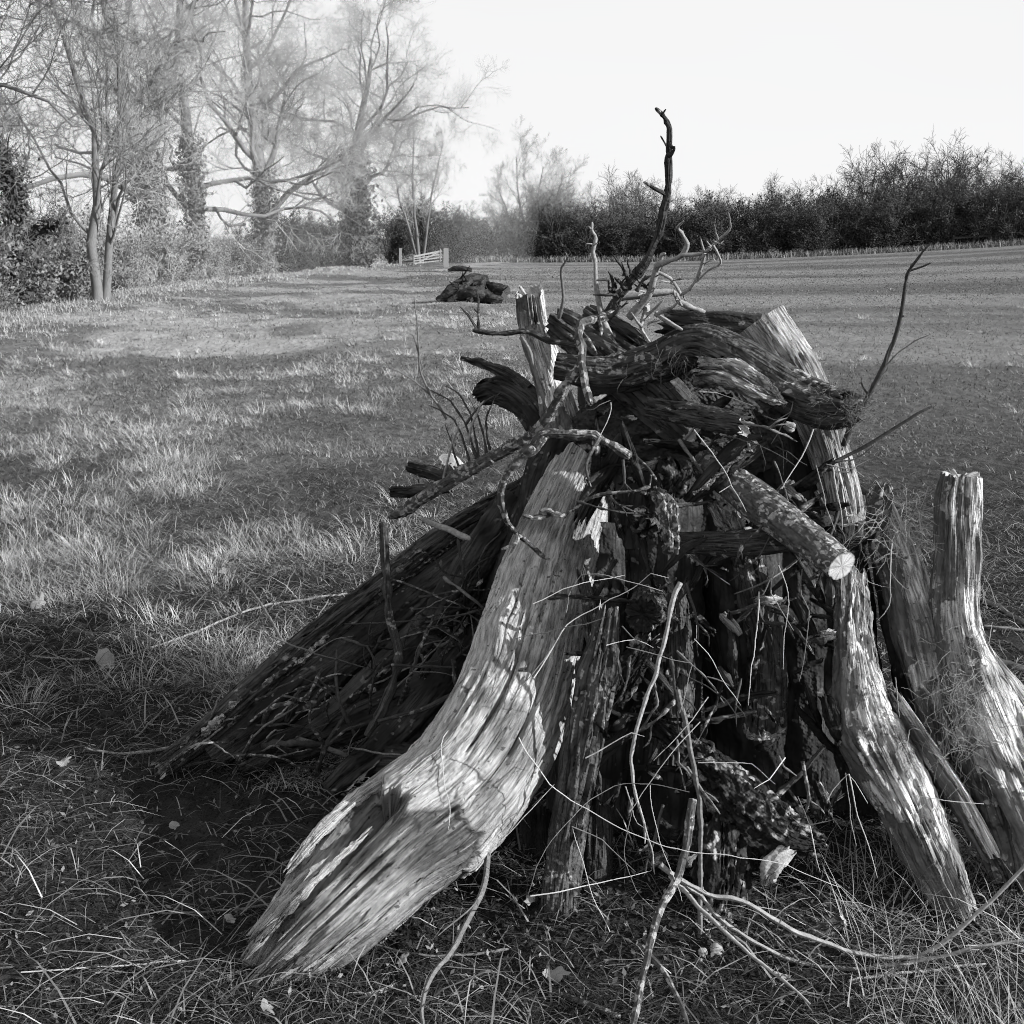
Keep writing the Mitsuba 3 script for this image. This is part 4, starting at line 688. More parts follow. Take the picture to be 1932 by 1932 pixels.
branch('lichen_branch', 'long lichen crusted branch slanting down the left side of the pile to the grass', 'branch', [
    (Yd([(1094, 690), (1060, 742), (1022, 802), (985, 828), (950, 850), (910, 872), (870, 892), (820, 922), (775, 955), (735, 976)], 2.78, 3.05), 10, 13), (Yd([(930, 868), (880, 898), (845, 920), (800, 945)], 2.9, 3.0), 6, 5)], 'lichen_bark', knob=.35)
branch('lichen_branch', 'pale lichen crusted branch arching right from the middle of the long one', 'branch', [
    (Yd([(985, 862), (1005, 842), (1030, 818), (1065, 818), (1100, 822), (1125, 822), (1150, 838), (1175, 856), (1190, 864)], 2.68, 2.62), 11, 8), (Yd([(1022, 822), (1012, 846), (996, 862)], 2.66, 2.64), 11, 6)], 'lichen_bark', knob=.35)
branch('hooked_branch', 'thin pale branch hooking down over the bleached log from the lichen branches', 'branch', [
    (Yd([(1008, 845), (980, 868), (955, 900), (944, 940), (950, 968), (968, 998), (976, 1008), (1010, 1036), (1037, 1057)], 2.62, 2.66), 9, 3.5), (Yd([(976, 1008), (974, 1024), (958, 1032), (946, 1036)], 2.62, 2.6), 4.5, 3)], 'lichen_bark', knob=.3)
branch('forked_twig', 'short forked pale twig hanging from the arching lichen branch', 'twig', [(Yd([(1132, 826), (1124, 842), (1110, 865), (1106, 885), (1115, 920)], 2.6, 2.56), 5, 1.8), (Yd([(1107, 890), (1103, 905), (1110, 918)], 2.57, 2.56), 2.4, 1.2)], 'lichen_bark')
branch('wiry_twig', 'thin pale twig arching above the bleached log with a lichened tip', 'twig', [(Yd([(1066, 975), (1090, 954), (1120, 938), (1160, 930), (1200, 926), (1228, 918)], 2.6, 2.55), 3, 4), (Yd([(1066, 972), (1040, 968), (1010, 976), (988, 974)], 2.6, 2.56), 6, 5), (Yd([(1042, 968), (1030, 962), (1020, 964)], 2.58, 2.56), 5, 4)], 'lichen_bark', knob=.4)
branch('sawn_pole', 'smooth pale pole end with round sawn tip, left of the bleached log top', 'pole', [(Yd([(800, 982), (840, 996), (886, 1018)], 3.05, 2.95), 6, 6.5)], 'twig_pale', knob=.05)
branch('right_branch', 'tall thin dark branch leaning out from the right side of the pile', 'branch', [
    (Yd([(1590, 840), (1615, 790), (1640, 745), (1672, 680), (1690, 630), (1703, 570), (1712, 518), (1730, 490), (1757, 458)], 2.9, 2.7), 5.5, 2.2), (Yd([(1713, 514), (1735, 504), (1757, 496)], 2.76, 2.74), 2.4, 1.4), (Yd([(1690, 628), (1668, 690), (1700, 660), (1757, 630)], 2.8, 2.85), 2, 1), (Yd([(1698, 598), (1706, 596)], 2.79, 2.78), 3, 1.6), (Yd([(1640, 745), (1628, 730), (1626, 712)], 2.85, 2.85), 2.2, 1.2)], 'twig_dark')
branch('right_branch', 'long low branch slanting up to the right across the sawn post', 'branch', [(Yd([(1470, 930), (1520, 905), (1575, 872), (1640, 838), (1700, 800), (1758, 766)], 2.72, 2.66), 5, 2.4), (Yd([(1575, 872), (1610, 868), (1650, 842)], 2.68, 2.68), 2, 1)], 'twig_dark')
branch('long_stick', 'long pale stick standing before the dark heart of the pile, curved like a bow', 'stick', [
    (Yd([(1282, 1098), (1268, 1145), (1252, 1215), (1238, 1270), (1216, 1330), (1196, 1400), (1192, 1450), (1200, 1500), (1214, 1550), (1216, 1592)], 2.46, 2.24), 5.5, 2.4), (Yd([(1214, 1550), (1228, 1600), (1236, 1650)], 2.25, 2.2), 2, 1.4)], 'twig_pale')
branch('thick_stick', 'thick mottled stick leaning at the lower centre, foot at the bottom edge', 'stick', [(Yd([(1306, 1510), (1296, 1590), (1276, 1660), (1240, 1730), (1220, 1810), (1206, 1880), (1190, 1960)], 2.3, 1.86), 9, 7), (Yd([(1222, 1800), (1262, 1850), (1300, 1932)], 2.02, 1.88), 6, 4)], 'lichen_bark', knob=.15)
branch('dark_stick', 'thin dark stick standing between the rotten stump and the long pale stick', 'stick', [(Yd([(1278, 1300), (1300, 1400), (1318, 1500), (1322, 1600), (1322, 1700), (1318, 1790)], 2.4, 2.24), 5, 5)], 'twig_mid')
branch('arching_stem', 'springy stem arching right along the ground, uppermost of three from one root', 'stem', [(Yd([(1245, 1632), (1290, 1664), (1345, 1690), (1400, 1700), (1470, 1742), (1560, 1782), (1660, 1805), (1735, 1802), (1800, 1762), (1870, 1700), (1960, 1606)], 2.2, 2.1), 5.2, 4)] + spurs(6, [(1345, 1690, 2.17), (1470, 1742, 2.15), (1560, 1782, 2.14), (1660, 1805, 2.13), (1800, 1762, 2.12), (1870, 1700, 2.1)], 18, 1.6), 'twig_pale')
branch('arching_stem', 'springy stem arching right along the ground, middle one of three from one root', 'stem', [(Yd([(1262, 1648), (1320, 1690), (1360, 1735), (1420, 1775), (1500, 1812), (1600, 1828), (1720, 1815), (1850, 1788), (1960, 1768)], 2.22, 2.08), 4.6, 3.4)] + spurs(6, [(1360, 1735, 2.18), (1500, 1812, 2.14), (1720, 1815, 2.11), (1850, 1788, 2.09)], 19, 1.6), 'twig_pale')
branch('arching_stem', 'springy stem slanting down to the bottom, lowest of three from one root', 'stem', [(Yd([(1266, 1652), (1300, 1690), (1350, 1745), (1410, 1795), (1470, 1845), (1530, 1896)], 2.2, 1.98), 4.8, 3)] + spurs(6, [(1350, 1745, 2.12), (1410, 1795, 2.06), (1470, 1845, 2.02)], 15, 1.6), 'twig_pale')
branch('branching_stick', 'bare stick under the bleached log running down to the bottom edge', 'stick', [(Yd([(922, 1590), (918, 1640), (906, 1690), (862, 1780), (822, 1832), (800, 1882), (796, 1950)], 2.36, 1.9), 6.5, 4), (Yd([(905, 1692), (880, 1720), (826, 1764)], 2.2, 2.14), 2, 1.2)], 'twig_mid')
branch('mossy_branch', 'lichen covered branch hanging in the shade left of the bleached log', 'branch', [(Yd([(722, 985), (728, 1080), (735, 1160), (752, 1230), (745, 1280), (720, 1340), (690, 1390)], 3.0, 2.85), 9, 9), (Yd([(738, 1255), (800, 1258), (860, 1260)], 2.88, 2.9), 3, 2), (Yd([(712, 1362), (790, 1340), (850, 1312), (870, 1300)], 2.85, 2.8), 5, 5), (Yd([(865, 1300), (858, 1280), (852, 1245)], 2.8, 2.8), 4.5, 2.4)], 'bark', knob=.4)  # darker bark instead of lichen bark puts the shade into its colour
GP = 'thin bare shoots at the left side of the pile'
for i, (pts, lb) in enumerate([([(900, 868), (880, 800), (850, 755), (808, 735)], 'leftmost'), ([(905, 870), (890, 790), (868, 745), (840, 728)], 'b'), ([(918, 860), (905, 790), (885, 750)], 'c'), ([(890, 880), (870, 820), (855, 790), (806, 762)], 'd'), ([(925, 850), (915, 800), (930, 755), (942, 742)], 'e'), ([(870, 900), (850, 830), (840, 800)], 'f'), ([(880, 800), (905, 765), (938, 745)], 'g')]):
    branch('bare_shoot', 'thin dark bare shoot at the left side of the pile, tip %s from the left' % ORD[sorted(range(7), key=[808, 840, 885, 806, 942, 840.5, 938].__getitem__).index(i)], 'shoot', [(Yd(pts, 3.3, 3.35), 2.6, 1.0)], 'twig_dark', GP, knob=.5, kink=True)
branch('whippy_shoot', 'tall hair thin pale shoot rising from the grass left of the pile', 'shoot', [(Yd([(842, 790), (800, 720), (790, 660), (786, 600), (781, 560)], 3.6, 3.6), 2.6, 1.1), (Yd([(812, 745), (750, 700), (675, 685)], 3.6, 3.6), 1.6, .8), (Yd([(796, 690), (782, 640), (776, 628)], 3.6, 3.6), 1.6, .9)], 'twig_mid')
branch('pale_stalk', 'straight pale stalk standing before the bundle of shoots', 'stalk', [(Yd([(825, 965), (842, 880), (852, 840), (866, 800)], 3.2, 3.2), 2.4, 1.8)], 'twig_pale', knob=.05)
branch('curved_stalk', 'curved pale stalk right of the bundle of shoots', 'stalk', [(Yd([(884, 840), (890, 800), (905, 770), (915, 755)], 3.2, 3.2), 2.6, 1.6)], 'twig_pale', knob=.05)
# sticks on the ground
for lb, pts, r0, r1, m in [
    ('long curved pale stick lying in the grass at the far left', [(60, 1238), (130, 1243), (220, 1240), (350, 1200), (480, 1148), (570, 1132), (655, 1120)], 1.6, 2.6, 'twig_pale'),
    ('stick lying against the foot of the leaning rail, longer of two', [(255, 1392), (330, 1322), (430, 1262), (540, 1206), (640, 1180)], 1.8, 3, 'twig_mid'),
    ('pale stick pointing left from the tip of the leaning rail', [(160, 1412), (210, 1420), (260, 1420), (340, 1408)], 2, 3.6, 'twig_pale'),
    ('forked dry stick lying across the grass above the leaning rail', [(425, 1062, .02), (470, 1110, .03), (505, 1160, .06), (535, 1215, .10)], 1.6, 3, 'twig_mid'),
    ('thin stick lying left of the bleached log foot, ending under it', [(300, 1722), (380, 1720), (450, 1716), (520, 1706)], 2, 3, 'twig_mid'),
    ('dark crooked stick on the shaded ground at the lower left', [(245, 1632), (270, 1690), (305, 1724)], 2.4, 2.4, 'twig_dark'),
    ('straight pale straw at the bottom left', [(40, 1835), (150, 1826), (260, 1818), (350, 1812)], 1.4, 2.2, 'straw'),
    ('pale stick lying below the bleached log, curved', [(715, 1782), (780, 1722), (850, 1660), (905, 1616)], 2, 3, 'twig_pale'),
    ('twig lying among the litter at the bottom, left of the thick stick', [(690, 1778), (790, 1802), (900, 1800), (960, 1790)], 2, 3, 'twig_mid'),
    ('short thick pale stick at the bottom, beside a dead leaf', [(1040, 1870), (1090, 1888), (1140, 1906), (1170, 1916)], 6, 6, 'lichen_bark'),
    ('pale flat strip of wood lying at the bottom edge', [(690, 1876), (720, 1868), (748, 1858)], 4, 6, 'cut_end'),
    ('stick lying right of the arching stems near the bottom edge', [(1600, 1850), (1720, 1834), (1860, 1818)], 3, 3, 'twig_pale'),
    ('pale stick at the right edge behind the upright post, upper one', [(1856, 1236), (1900, 1252), (1960, 1272)], 5, 9, 'twig_pale'),
    ('pale stick at the right edge beside the upright post, thin straight one', [(1856, 1182), (1900, 1186), (1960, 1190)], 3, 3, 'twig_pale'),
    ('dark stick behind the upright post at the right edge', [(1850, 1130), (1890, 1150), (1960, 1190)], 5, 5, 'twig_mid'),
    ('dark branch stub lying behind the curved trunk', [(1600, 910, .3), (1640, 930, .28), (1700, 955, .2)], 7, 7, 'twig_dark')]:
    branch('ground_stick', lb, 'stick', [(pts, r0, r1)], m, ground=True, knob=.15)
rng = np.random.default_rng(404)
for i in range(46):
    px, py = rng.uniform(330, 800), rng.uniform(1110, 1420); py = max(py, 1440 - (px - 300) * .72); a = rng.normal(-.55, .45); l = rng.uniform(60, 190)
    branch('shade_twig', unique_words('thin %s dead twig' % slope_words((0, 0), (l * math.cos(a), l * math.sin(a))), px + l / 2, py), 'twig', [([(px, py, rng.uniform(0, .12)), (px + l * .5 * math.cos(a), py + l * .5 * math.sin(a) + rng.normal(0, 8), rng.uniform(.02, .2)), (px + l * math.cos(a), py + l * math.sin(a), rng.uniform(.0, .25))], 2.2, 1.2)],
           'twig_mid' if i % 3 else 'twig_pale', 'thin twigs tangled in the shade left of the bleached log', ground=True)

CL = 'broken sticks jammed in the dark heart of the pile'
for i in range(60):
    px, py = rng.uniform(1110, 1590), rng.uniform(820, 1560); a = rng.uniform(0, math.pi); l = rng.uniform(25, 85); Y = front(py) + rng.uniform(.10, .30)
    if 1140 < px < 1300 and py > 1500: continue
    log('jammed_stick', unique_words('broken %s dark stick jammed' % slope_words((0, 0), (2 * l * math.cos(a), 2 * l * math.sin(a))), px, py), 'stick', [(px - l * math.cos(a), py - l * math.sin(a), Y + rng.uniform(-.04, .08), rng.uniform(3, 8)), (px, py + rng.normal(0, 6), Y, rng.uniform(4, 14)), (px + l * math.cos(a), py + l * math.sin(a), Y + rng.uniform(-.04, .08), rng.uniform(3, 8))],
        ('dark_bark', 'bark', 'dark_bark', 'rotten')[i % 4], 600 + i, ('rotten', 'end_dark'), CL, res=.007, jag=(.03, .03), lobe=.3, groove=(.006, 90, 5), bark=(.006, 90, 30))
SL = 'broken branches tangled over the left slope of the pile'
for i in range(64):
    t = rng.uniform(0, 1) ** .8; px, py = 420 + 520 * t + rng.normal(0, 26), 1430 - 400 * t + rng.uniform(-30, 200) * (1 - .35 * t); Y = 2.93 + .22 * t + rng.uniform(-.05, .05)
    if py > 1455: continue
    a = rng.normal(-.65, .55); l = rng.uniform(50, 210); thick = rng.random() < .3; r = rng.uniform(4, 8) if thick else rng.uniform(1.4, 3.2)
    p = [(px - l * .5 * math.cos(a), py - l * .5 * math.sin(a), Y + rng.uniform(.0, .06)), (px + rng.normal(0, 9), py + rng.normal(0, 9), Y - rng.uniform(0, .06)), (px + l * .5 * math.cos(a + .15), py + l * .5 * math.sin(a + .15), Y + rng.uniform(.0, .10))]
    ln = [(p, r, r * .6)]
    for _ in range(rng.integers(0, 3)):
        b = a + rng.choice([-1, 1]) * rng.uniform(.5, 1.1); q = p[1]; ln.append(([q, (q[0] + .25 * l * math.cos(b), q[1] + .25 * l * math.sin(b) + 4, q[2] - .02), (q[0] + .42 * l * math.cos(b + .2), q[1] + .42 * l * math.sin(b + .2), q[2] - .01)], r * .6, r * .3))
    branch('slope_branch', unique_words('broken %s branch' % slope_words(p[0], p[2]), px, py), 'branch', ln, ('bark', 'lichen_bark', 'twig_mid', 'dark_bark', 'twig_dark')[i % 5], SL, knob=.4)
for i in range(22):
    t = rng.uniform(0, 1); px, py = 430 + 480 * t, 1440 - 380 * t + rng.uniform(0, 150); l = rng.uniform(6, 20); a = rng.uniform(-1.2, .3); Y = 2.95 + .22 * t
    log('bark_chip', unique_words('small bark chip', px, py), 'chip', [(px - l * math.cos(a), py - l * math.sin(a), Y, l * .2), (px, py, Y - .015, l * .5), (px + l * math.cos(a), py + l * math.sin(a), Y, l * .2)], ('rotten', 'bark', 'rotten', 'wood_bleached')[i % 4], 700 + i, (None, None), 'bark chips lodged on the left slope', res=.005, lobe=.6, groove=(.004, 110, 20), bark=(.006, 110, 60), flat=.4)
for i in range(64):
    px, py = rng.uniform(1120, 1590), rng.uniform(700, 1640); l = rng.uniform(6, 26); a = rng.uniform(0, math.pi); Y = front(py) + rng.uniform(.08, .24)
    log('bark_chip', unique_words('wood scrap', px, py), 'chip', [(px - l * math.cos(a), py - l * math.sin(a), Y + .02, l * .25), (px, py, Y, l * rng.uniform(.3, .6)), (px + l * math.cos(a), py + l * math.sin(a), Y + .02, l * .2)], ('rotten', 'bark', 'lichen_bark', 'rotten', 'dark_bark', 'wood_bleached')[i % 6], 800 + i, ('rotten', None), 'wood scraps jammed in the middle of the pile', res=.005, lobe=.6, groove=(.005, 110, 20), bark=(.008, 100, 60), flat=.3, jag=(.02, .02))
for i in range(46):
    px, py = rng.uniform(1130, 1590), rng.uniform(760, 1640); a = rng.normal(1.3, .7); l = rng.uniform(40, 150); Y = front(py) + rng.uniform(.0, .16)
    p = [(px - l * .5 * math.cos(a), py - l * .5 * math.sin(a), Y + .05), (px + rng.normal(0, 7), py + rng.normal(0, 7), Y), (px + l * .5 * math.cos(a + .2), py + l * .5 * math.sin(a + .2), Y + rng.uniform(0, .06))]; r = rng.uniform(1.3, 4.5)
    ln = [(p, r, r * .5)]
    for _ in range(rng.integers(0, 3)):
        b = a + rng.choice([-1, 1]) * rng.uniform(.5, 1.1); q = p[1]; ln.append(([q, (q[0] + .2 * l * math.cos(b), q[1] + .2 * l * math.sin(b) + 4, q[2] - .01), (q[0] + .36 * l * math.cos(b + .3), q[1] + .36 * l * math.sin(b + .3), q[2])], r * .6, r * .3))
    branch('heart_twig', unique_words('brittle %s twig' % slope_words(p[0], p[2]), px, py), 'twig', ln, ('twig_mid', 'lichen_bark', 'twig_dark', 'bark')[i % 4], 'brittle twigs in the middle of the pile', knob=.5, kink=i % 2 == 0)
# dry grass stems caught on the pile
Z6 = lambda L: [(947 + x * .4084, 1026 + y * .4084) for x, y in L]
stems = [Z6(q) for q in [[(75, 900), (200, 1090), (330, 1190), (560, 1320), (790, 1410), (1080, 1445), (1330, 1490), (1560, 1590)], [(0, 1370), (120, 1240), (240, 1110)], [(130, 1630), (260, 1615), (420, 1570), (690, 1515)], [(870, 1145), (680, 1105), (530, 1115), (400, 1190), (280, 1310), (160, 1480), (120, 1620)],
    [(950, 710), (870, 830), (700, 1000)], [(920, 820), (780, 970), (680, 1110), (600, 1230)], [(570, 1120), (620, 1280), (660, 1310)], [(680, 1120), (720, 1360), (800, 1550), (830, 1650)], [(575, 480), (740, 520), (875, 555)], [(875, 555), (855, 660), (820, 780)], [(1190, 220), (1165, 500), (1145, 600), (1140, 745)], [(740, 220), (500, 150), (380, 130), (310, 220), (300, 320)],
    [(150, 620), (290, 380), (400, 310), (620, 200), (680, 140), (770, 160)], [(60, 440), (280, 390), (480, 345)], [(390, 995), (600, 870), (660, 890)], [(890, 440), (970, 520), (1010, 610), (1100, 750)], [(1265, 95), (1240, 230), (1350, 400)], [(1280, 100), (1330, 250), (1300, 430), (1300, 580)], [(1385, 120), (1380, 230), (1430, 340), (1370, 640)],
    [(1610, 130), (1680, 260), (1700, 310), (1680, 400)], [(1800, 0), (1797, 140), (1797, 265), (1735, 355)], [(910, 1010), (1150, 1015), (1260, 1110)], [(1310, 990), (1240, 1080), (1170, 1130)], [(600, 1220), (560, 1440), (620, 1600), (700, 1690)], [(1820, 620), (1840, 800)], [(1500, 1180), (1600, 1060), (1690, 1200)], [(280, 400), (180, 560), (60, 690)], [(480, 470), (620, 440), (700, 480)], [(560, 380), (610, 440), (660, 465)],
    [(900, 380), (900, 440), (860, 470)], [(1600, 1060), (1640, 1250), (1700, 1420), (1740, 1540)], [(1590, 1060), (1610, 1250), (1640, 1400)], [(1420, 1300), (1450, 1450), (1470, 1520)], [(1370, 1170), (1410, 1270), (1425, 1300)], [(1340, 1290), (1425, 1302), (1520, 1280)], [(2230, 1200), (2000, 1180), (1880, 1160)], [(1930, 860), (1890, 850), (1860, 980)], [(500, 1790), (420, 1640), (330, 1310)], [(320, 1310), (460, 1370), (620, 1510)]]]
stems += [[(1321, 738), (1358, 742), (1420, 767)], [(1309, 812), (1364, 883), (1409, 967)], [(1358, 928), (1380, 916)], [(1535, 809), (1508, 872), (1474, 924)], [(1105, 775), (1122, 774), (1135, 762), (1152, 754)], [(1153, 760), (1153, 775), (1130, 830)], [(845, 1690 - 310), (832, 1400), (838, 1480), (852, 1520), (846, 1565)], [(745, 1545 - 60), (790, 1440), (850, 1400)], [(1005, 1080 + 60), (1090, 1100), (1180, 1085)], [(1560, 875), (1600, 885), (1640, 868)], [(1540, 880), (1560, 960), (1575, 1005)], [(1570, 880), (1585, 950), (1590, 1000)]]
for i, st in enumerate(stems):
    y0 = -.10 if 940 < np.mean([p[0] for p in st]) else -.02
    P3 = [(x, y, front(y) - .06 + .03 * math.sin(i * 2.1 + j)) for j, (x, y) in enumerate(st)]
    if np.mean([p[0] for p in st]) < 1000: P3 = [(x, y, float(np.interp(y, [1000, 1330, 1570, 1822], [2.86, 2.46, 2.20, 2.0]))) for x, y in st]
    _m = st[len(st) // 2]; branch('dry_stem', unique_words('%s pale grass stem' % slope_words(st[0], st[-1]), _m[0], _m[1]), 'stem', [(P3, (1.2, .95, 1.4, .8)[i % 4], .7)], ('straw', 'twig_pale', 'straw', 'twig_mid', 'twig_pale')[i % 5], 'dry grass stems caught on the log pile', knob=.02, step=.02, kink=True)
# matted root fibres on the end of the arched log, fine dead fibres hanging by the right trunks
rng = np.random.default_rng(12)
def fibres(n, c, spread, L, r, down=.3, seed=1):
    P0 = c + rng.normal(0, 1, (n, 3)) * spread; d = rng.normal(size=(n, 3)); d[:, 2] -= down; d /= np.linalg.norm(d, axis=1, keepdims=True)
    P = np.zeros((n, 5, 3)); P[:, 0] = P0
    for k in range(1, 5):
        d = d + rng.normal(0, .35, (n, 3)); d /= np.linalg.norm(d, axis=1, keepdims=True); P[:, k] = P[:, k - 1] + d * L / 4
    return tubes(P, np.full((n, 5), r) * [1, .9, .8, .6, .4], 3)
part('arched_log', 'root_fibres', fibres(520, at(1590, 765, 2.68)[0], [.030, .025, .022], .05, .0006), 'twig_mid', False, kind='stuff')
part('arched_log', 'root_fibres', fibres(70, at(1300, 690, 2.9)[0], [.10, .02, .03], .06, .0006, 1.4), 'twig_mid', False, kind='stuff')
part('split_log', 'hanging_fibres', fibres(160, at(1690, 1000, 2.76)[0], [.05, .02, .05], .12, .0007, 1.2), 'straw', False, kind='stuff')
part('stripped_post', 'hanging_fibres', fibres(260, at(1820, 1340, 2.45)[0], [.035, .02, .09], .09, .0007, 1.2), 'twig_pale', False, kind='stuff')

# pale stones and dead leaves
def pebble(key, label, px, py, r, seed, m='cut_end'):
    p, k = on_ground(px, py, .012); s = trimesh.creation.icosphere(3); v = np.array(s.vertices)
    v = v * (1 + .6 * (F3(v[:, 0] * 1.6 + seed, v[:, 1] * 1.6, v[:, 2] * 1.6, 3) - .5)[:, None]) * np.array([1, .8, 1]) * r * k / F + p
    kk = thing(key, label, 'stone'); part(kk, None, (v, np.array(s.faces)), m)
pebble('pale_stone', 'rounded pale stone at the foot of the rotten stump', 1352, 1790, 13, 1)
pebble('pale_stone', 'small pale stone touching the left of the rounded one', 1326, 1796, 9, 2)
pebble('pale_stone', 'tiny pale stone in front of the rotten stump', 1322, 1812, 4, 3)
def leaf(px, py, r, seed, label):
    rng = np.random.default_rng(seed); p, k = on_ground(px, py, .02); R = r * k / F; n = 26
    t = np.linspace(0, 2 * math.pi, n, endpoint=False); lob = 1 + .22 * np.cos(5 * t + seed) * (np.cos(t) > -.7) + .08 * rng.normal(size=n)
    x, y = R * lob * np.cos(t) * 1.35, R * lob * np.sin(t) * .8
    V = [np.stack([x * f, y * f, .35 * R * ((x * f / R) ** 2 * .5 - (y * f / R) ** 2) + .25 * R * np.sin(3 * x * f / R + seed)], -1) for f in (1, .55)]
    V = np.vstack(V + [np.zeros((1, 3))]); a = rng.uniform(0, 6.28); ca, sa = math.cos(a), math.sin(a)
    V = V @ np.array([[ca, sa, 0], [-sa, ca, 0], [0, 0, 1]]) @ trimesh.transformations.euler_matrix(.5, rng.uniform(-.4, .4), 0)[:3, :3].T + p + [0, 0, R * .3]
    i = np.arange(n); j = (i + 1) % n
    Fc = np.vstack([np.stack([i, j, n + j], -1), np.stack([i, n + j, n + i], -1), np.stack([n + i, n + j, i * 0 + 2 * n], -1)])
    k2 = thing('dead_leaf', label, 'leaf'); part(k2, None, (V, Fc), 'leaf_dead')
for i, (px, py, r, lb) in enumerate([(72, 1140, 15, 'pale curled dead leaf lying by itself at the far left'), (200, 1252, 20, 'ragged pale dead leaf below the long curved stick'), (432, 1080, 12, 'dead leaf in the grass above the leaning rail'), (120, 1440, 10, 'dim dead leaf at the left, below the pale stick end'),
        (1048, 1842, 17, 'pale crumpled dead leaf at the bottom, left of the thick stick'), (760, 1812, 10, 'dead leaf below the foot of the bleached log'), (1000, 1700, 10, 'dead leaf in the shade under the bleached log'), (435, 1735, 9, 'small pale leaf left of the bleached log foot'), (330, 1560, 9, 'dim leaf on the shaded grass left of the bleached log'),
        (505, 1905, 12, 'pale dead leaf at the bottom edge, left of centre'), (90, 1030, 9, 'dead leaf in the pale grass at the left edge'), (640, 1060, 9, 'dead leaf in the pale grass left of the lichen branch')]):
    leaf(px, py, r, 40 + i, lb)

# ------------------------------------------------------------------ grass and litter
def blades(x, y, h, lean, w, tone, rng, seg=2, head=None, lift=0.0):
    n = len(x); z = height(x, y) - .004 + lift
    a = rng.uniform(0, 2 * math.pi, n) if head is None else head
    d = np.stack([np.cos(a), np.sin(a), 0 * a], -1); side = np.stack([-np.sin(a), np.cos(a), 0 * a], -1)
    up = np.array([0, 0, 1.0]); p = np.stack([x, y, z], -1); rows = []
    for k in range(seg + 1):
        f = k / seg; ang = lean * (.45 + .75 * f)
        if k: p = p + (h / seg)[:, None] * (d * np.sin(ang)[:, None] + up * np.cos(ang)[:, None])
        if k < seg:
            ww = (w * (1 - .55 * f))[:, None]; rows += [p - side * ww, p + side * ww]
        else: rows.append(p)
    V = np.stack(rows, 1); m = 2 * seg + 1; o = np.arange(n)[:, None] * m; fs = []
    for k in range(seg - 1): fs += [o + [2 * k, 2 * k + 1, 2 * k + 3], o + [2 * k, 2 * k + 3, 2 * k + 2]]
    fs.append(o + [2 * seg - 2, 2 * seg - 1, 2 * seg])
    return V.reshape(-1, 3), np.vstack(fs), np.repeat(np.clip(tone, .02, .6)[:, None] * np.ones(3), m, axis=0)
def scatter(n, y0, y1, rng, power=1.0, margin=.35):
    y = y0 + (y1 - y0) * rng.random(n) ** power; hw = .47 * y + margin
    return rng.uniform(-1, 1, n) * hw, y
def add_stuff(key, label, cat, parts):
    V, Fc, Cc, o = [], [], [], 0
    for v, f, c in parts: V.append(v); Fc.append(f + o); Cc.append(c); o += len(v)
    thing(key, label, cat, kind='stuff'); part(key, None, (np.vstack(V), np.vstack(Fc)), 'blades', False, color=np.vstack(Cc))
rng = np.random.default_rng(2024)
def tuft(x, y): return F3(x * 1.7 + 4, y * 1.25, 2.2, 4, 21)
def left_side(x, y): return sm(.35, -.5, x - .05 * y)
def heap(x, y):
    """1 on the bare dark ground under and round the pile."""
    return sm(1.25, .85, np.sqrt(((x - .12) / 1.08) ** 2 + ((y - 2.8) / .68) ** 2))
P1 = []
x, y = scatter(70000, 1.55, 7, rng, 1.2)
keep = rng.random(len(x)) < (.35 + .65 * sm(.42, .58, F3(x * 2.2, y * 1.8, 5, 3, 33))) * (1 - .5 * heap(x, y)); x, y = x[keep], y[keep]
tone = (.03 + .36 * rng.random(len(x)) ** 3.2) * (.62 + .38 * sm(2.8, 5.0, y))  # near straw toned darker, standing in for the same uncast shade
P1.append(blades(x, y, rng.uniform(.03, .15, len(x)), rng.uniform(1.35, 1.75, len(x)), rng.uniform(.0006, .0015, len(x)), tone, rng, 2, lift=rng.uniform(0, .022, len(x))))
x, y = scatter(420, 1.6, 6, rng, 1.3)
P1.append(blades(x, y, rng.uniform(.08, .26, len(x)), rng.uniform(1.35, 1.62, len(x)), rng.uniform(.0010, .0018, len(x)), .2 + .25 * rng.random(len(x)), rng, 3, lift=rng.uniform(.005, .03, len(x))))
x, y = scatter(70000, 3.6, 15, rng, 1.4, .6); keep = (x > edge_x(y)) & (rng.random(len(x)) < .35 + .65 * left_side(x, y)); x, y = x[keep], y[keep]
P1.append(blades(x, y, rng.uniform(.03, .12, len(x)), rng.uniform(1.0, 1.75, len(x)), rng.uniform(.0010, .0018, len(x)) * np.clip(y / 5, 1, 3), .035 + .26 * rng.random(len(x)) ** 3, rng, 2, lift=rng.uniform(0, .03, len(x))))
x, y = scatter(900, 1.6, 6.5, rng, 1.3)
P1.append(blades(x, y, rng.uniform(.08, .30, len(x)), rng.uniform(1.42, 1.62, len(x)), rng.uniform(.0014, .0028, len(x)), .06 + .14 * rng.random(len(x)), rng, 3, lift=rng.uniform(.004, .03, len(x))))
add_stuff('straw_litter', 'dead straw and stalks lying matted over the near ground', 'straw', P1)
# crumbs of bark and dead leaf bits under the pile
x, y = rng.uniform(-.5, 1.3, 5200), rng.uniform(1.75, 3.2, 5200); keep = rng.random(len(x)) < heap(x, y) * .9 + .1; x, y = x[keep], y[keep]
x2, y2 = scatter(9000, 1.6, 5, rng, 1.2); x, y = np.r_[x, x2], np.r_[y, y2]
v, f = leaf_quads(np.stack([x, y, height(x, y) + rng.uniform(.000, .022, len(x))], -1), .0085, rng, .45)
thing('bark_litter', 'crumbled bark and leaf bits on the bare ground round the pile', 'litter', kind='stuff')
part('bark_litter', None, (v, f), 'blades', False, color=np.repeat((.02 + .22 * rng.random(len(x)) ** 3)[:, None] * np.ones(3), 4, axis=0))
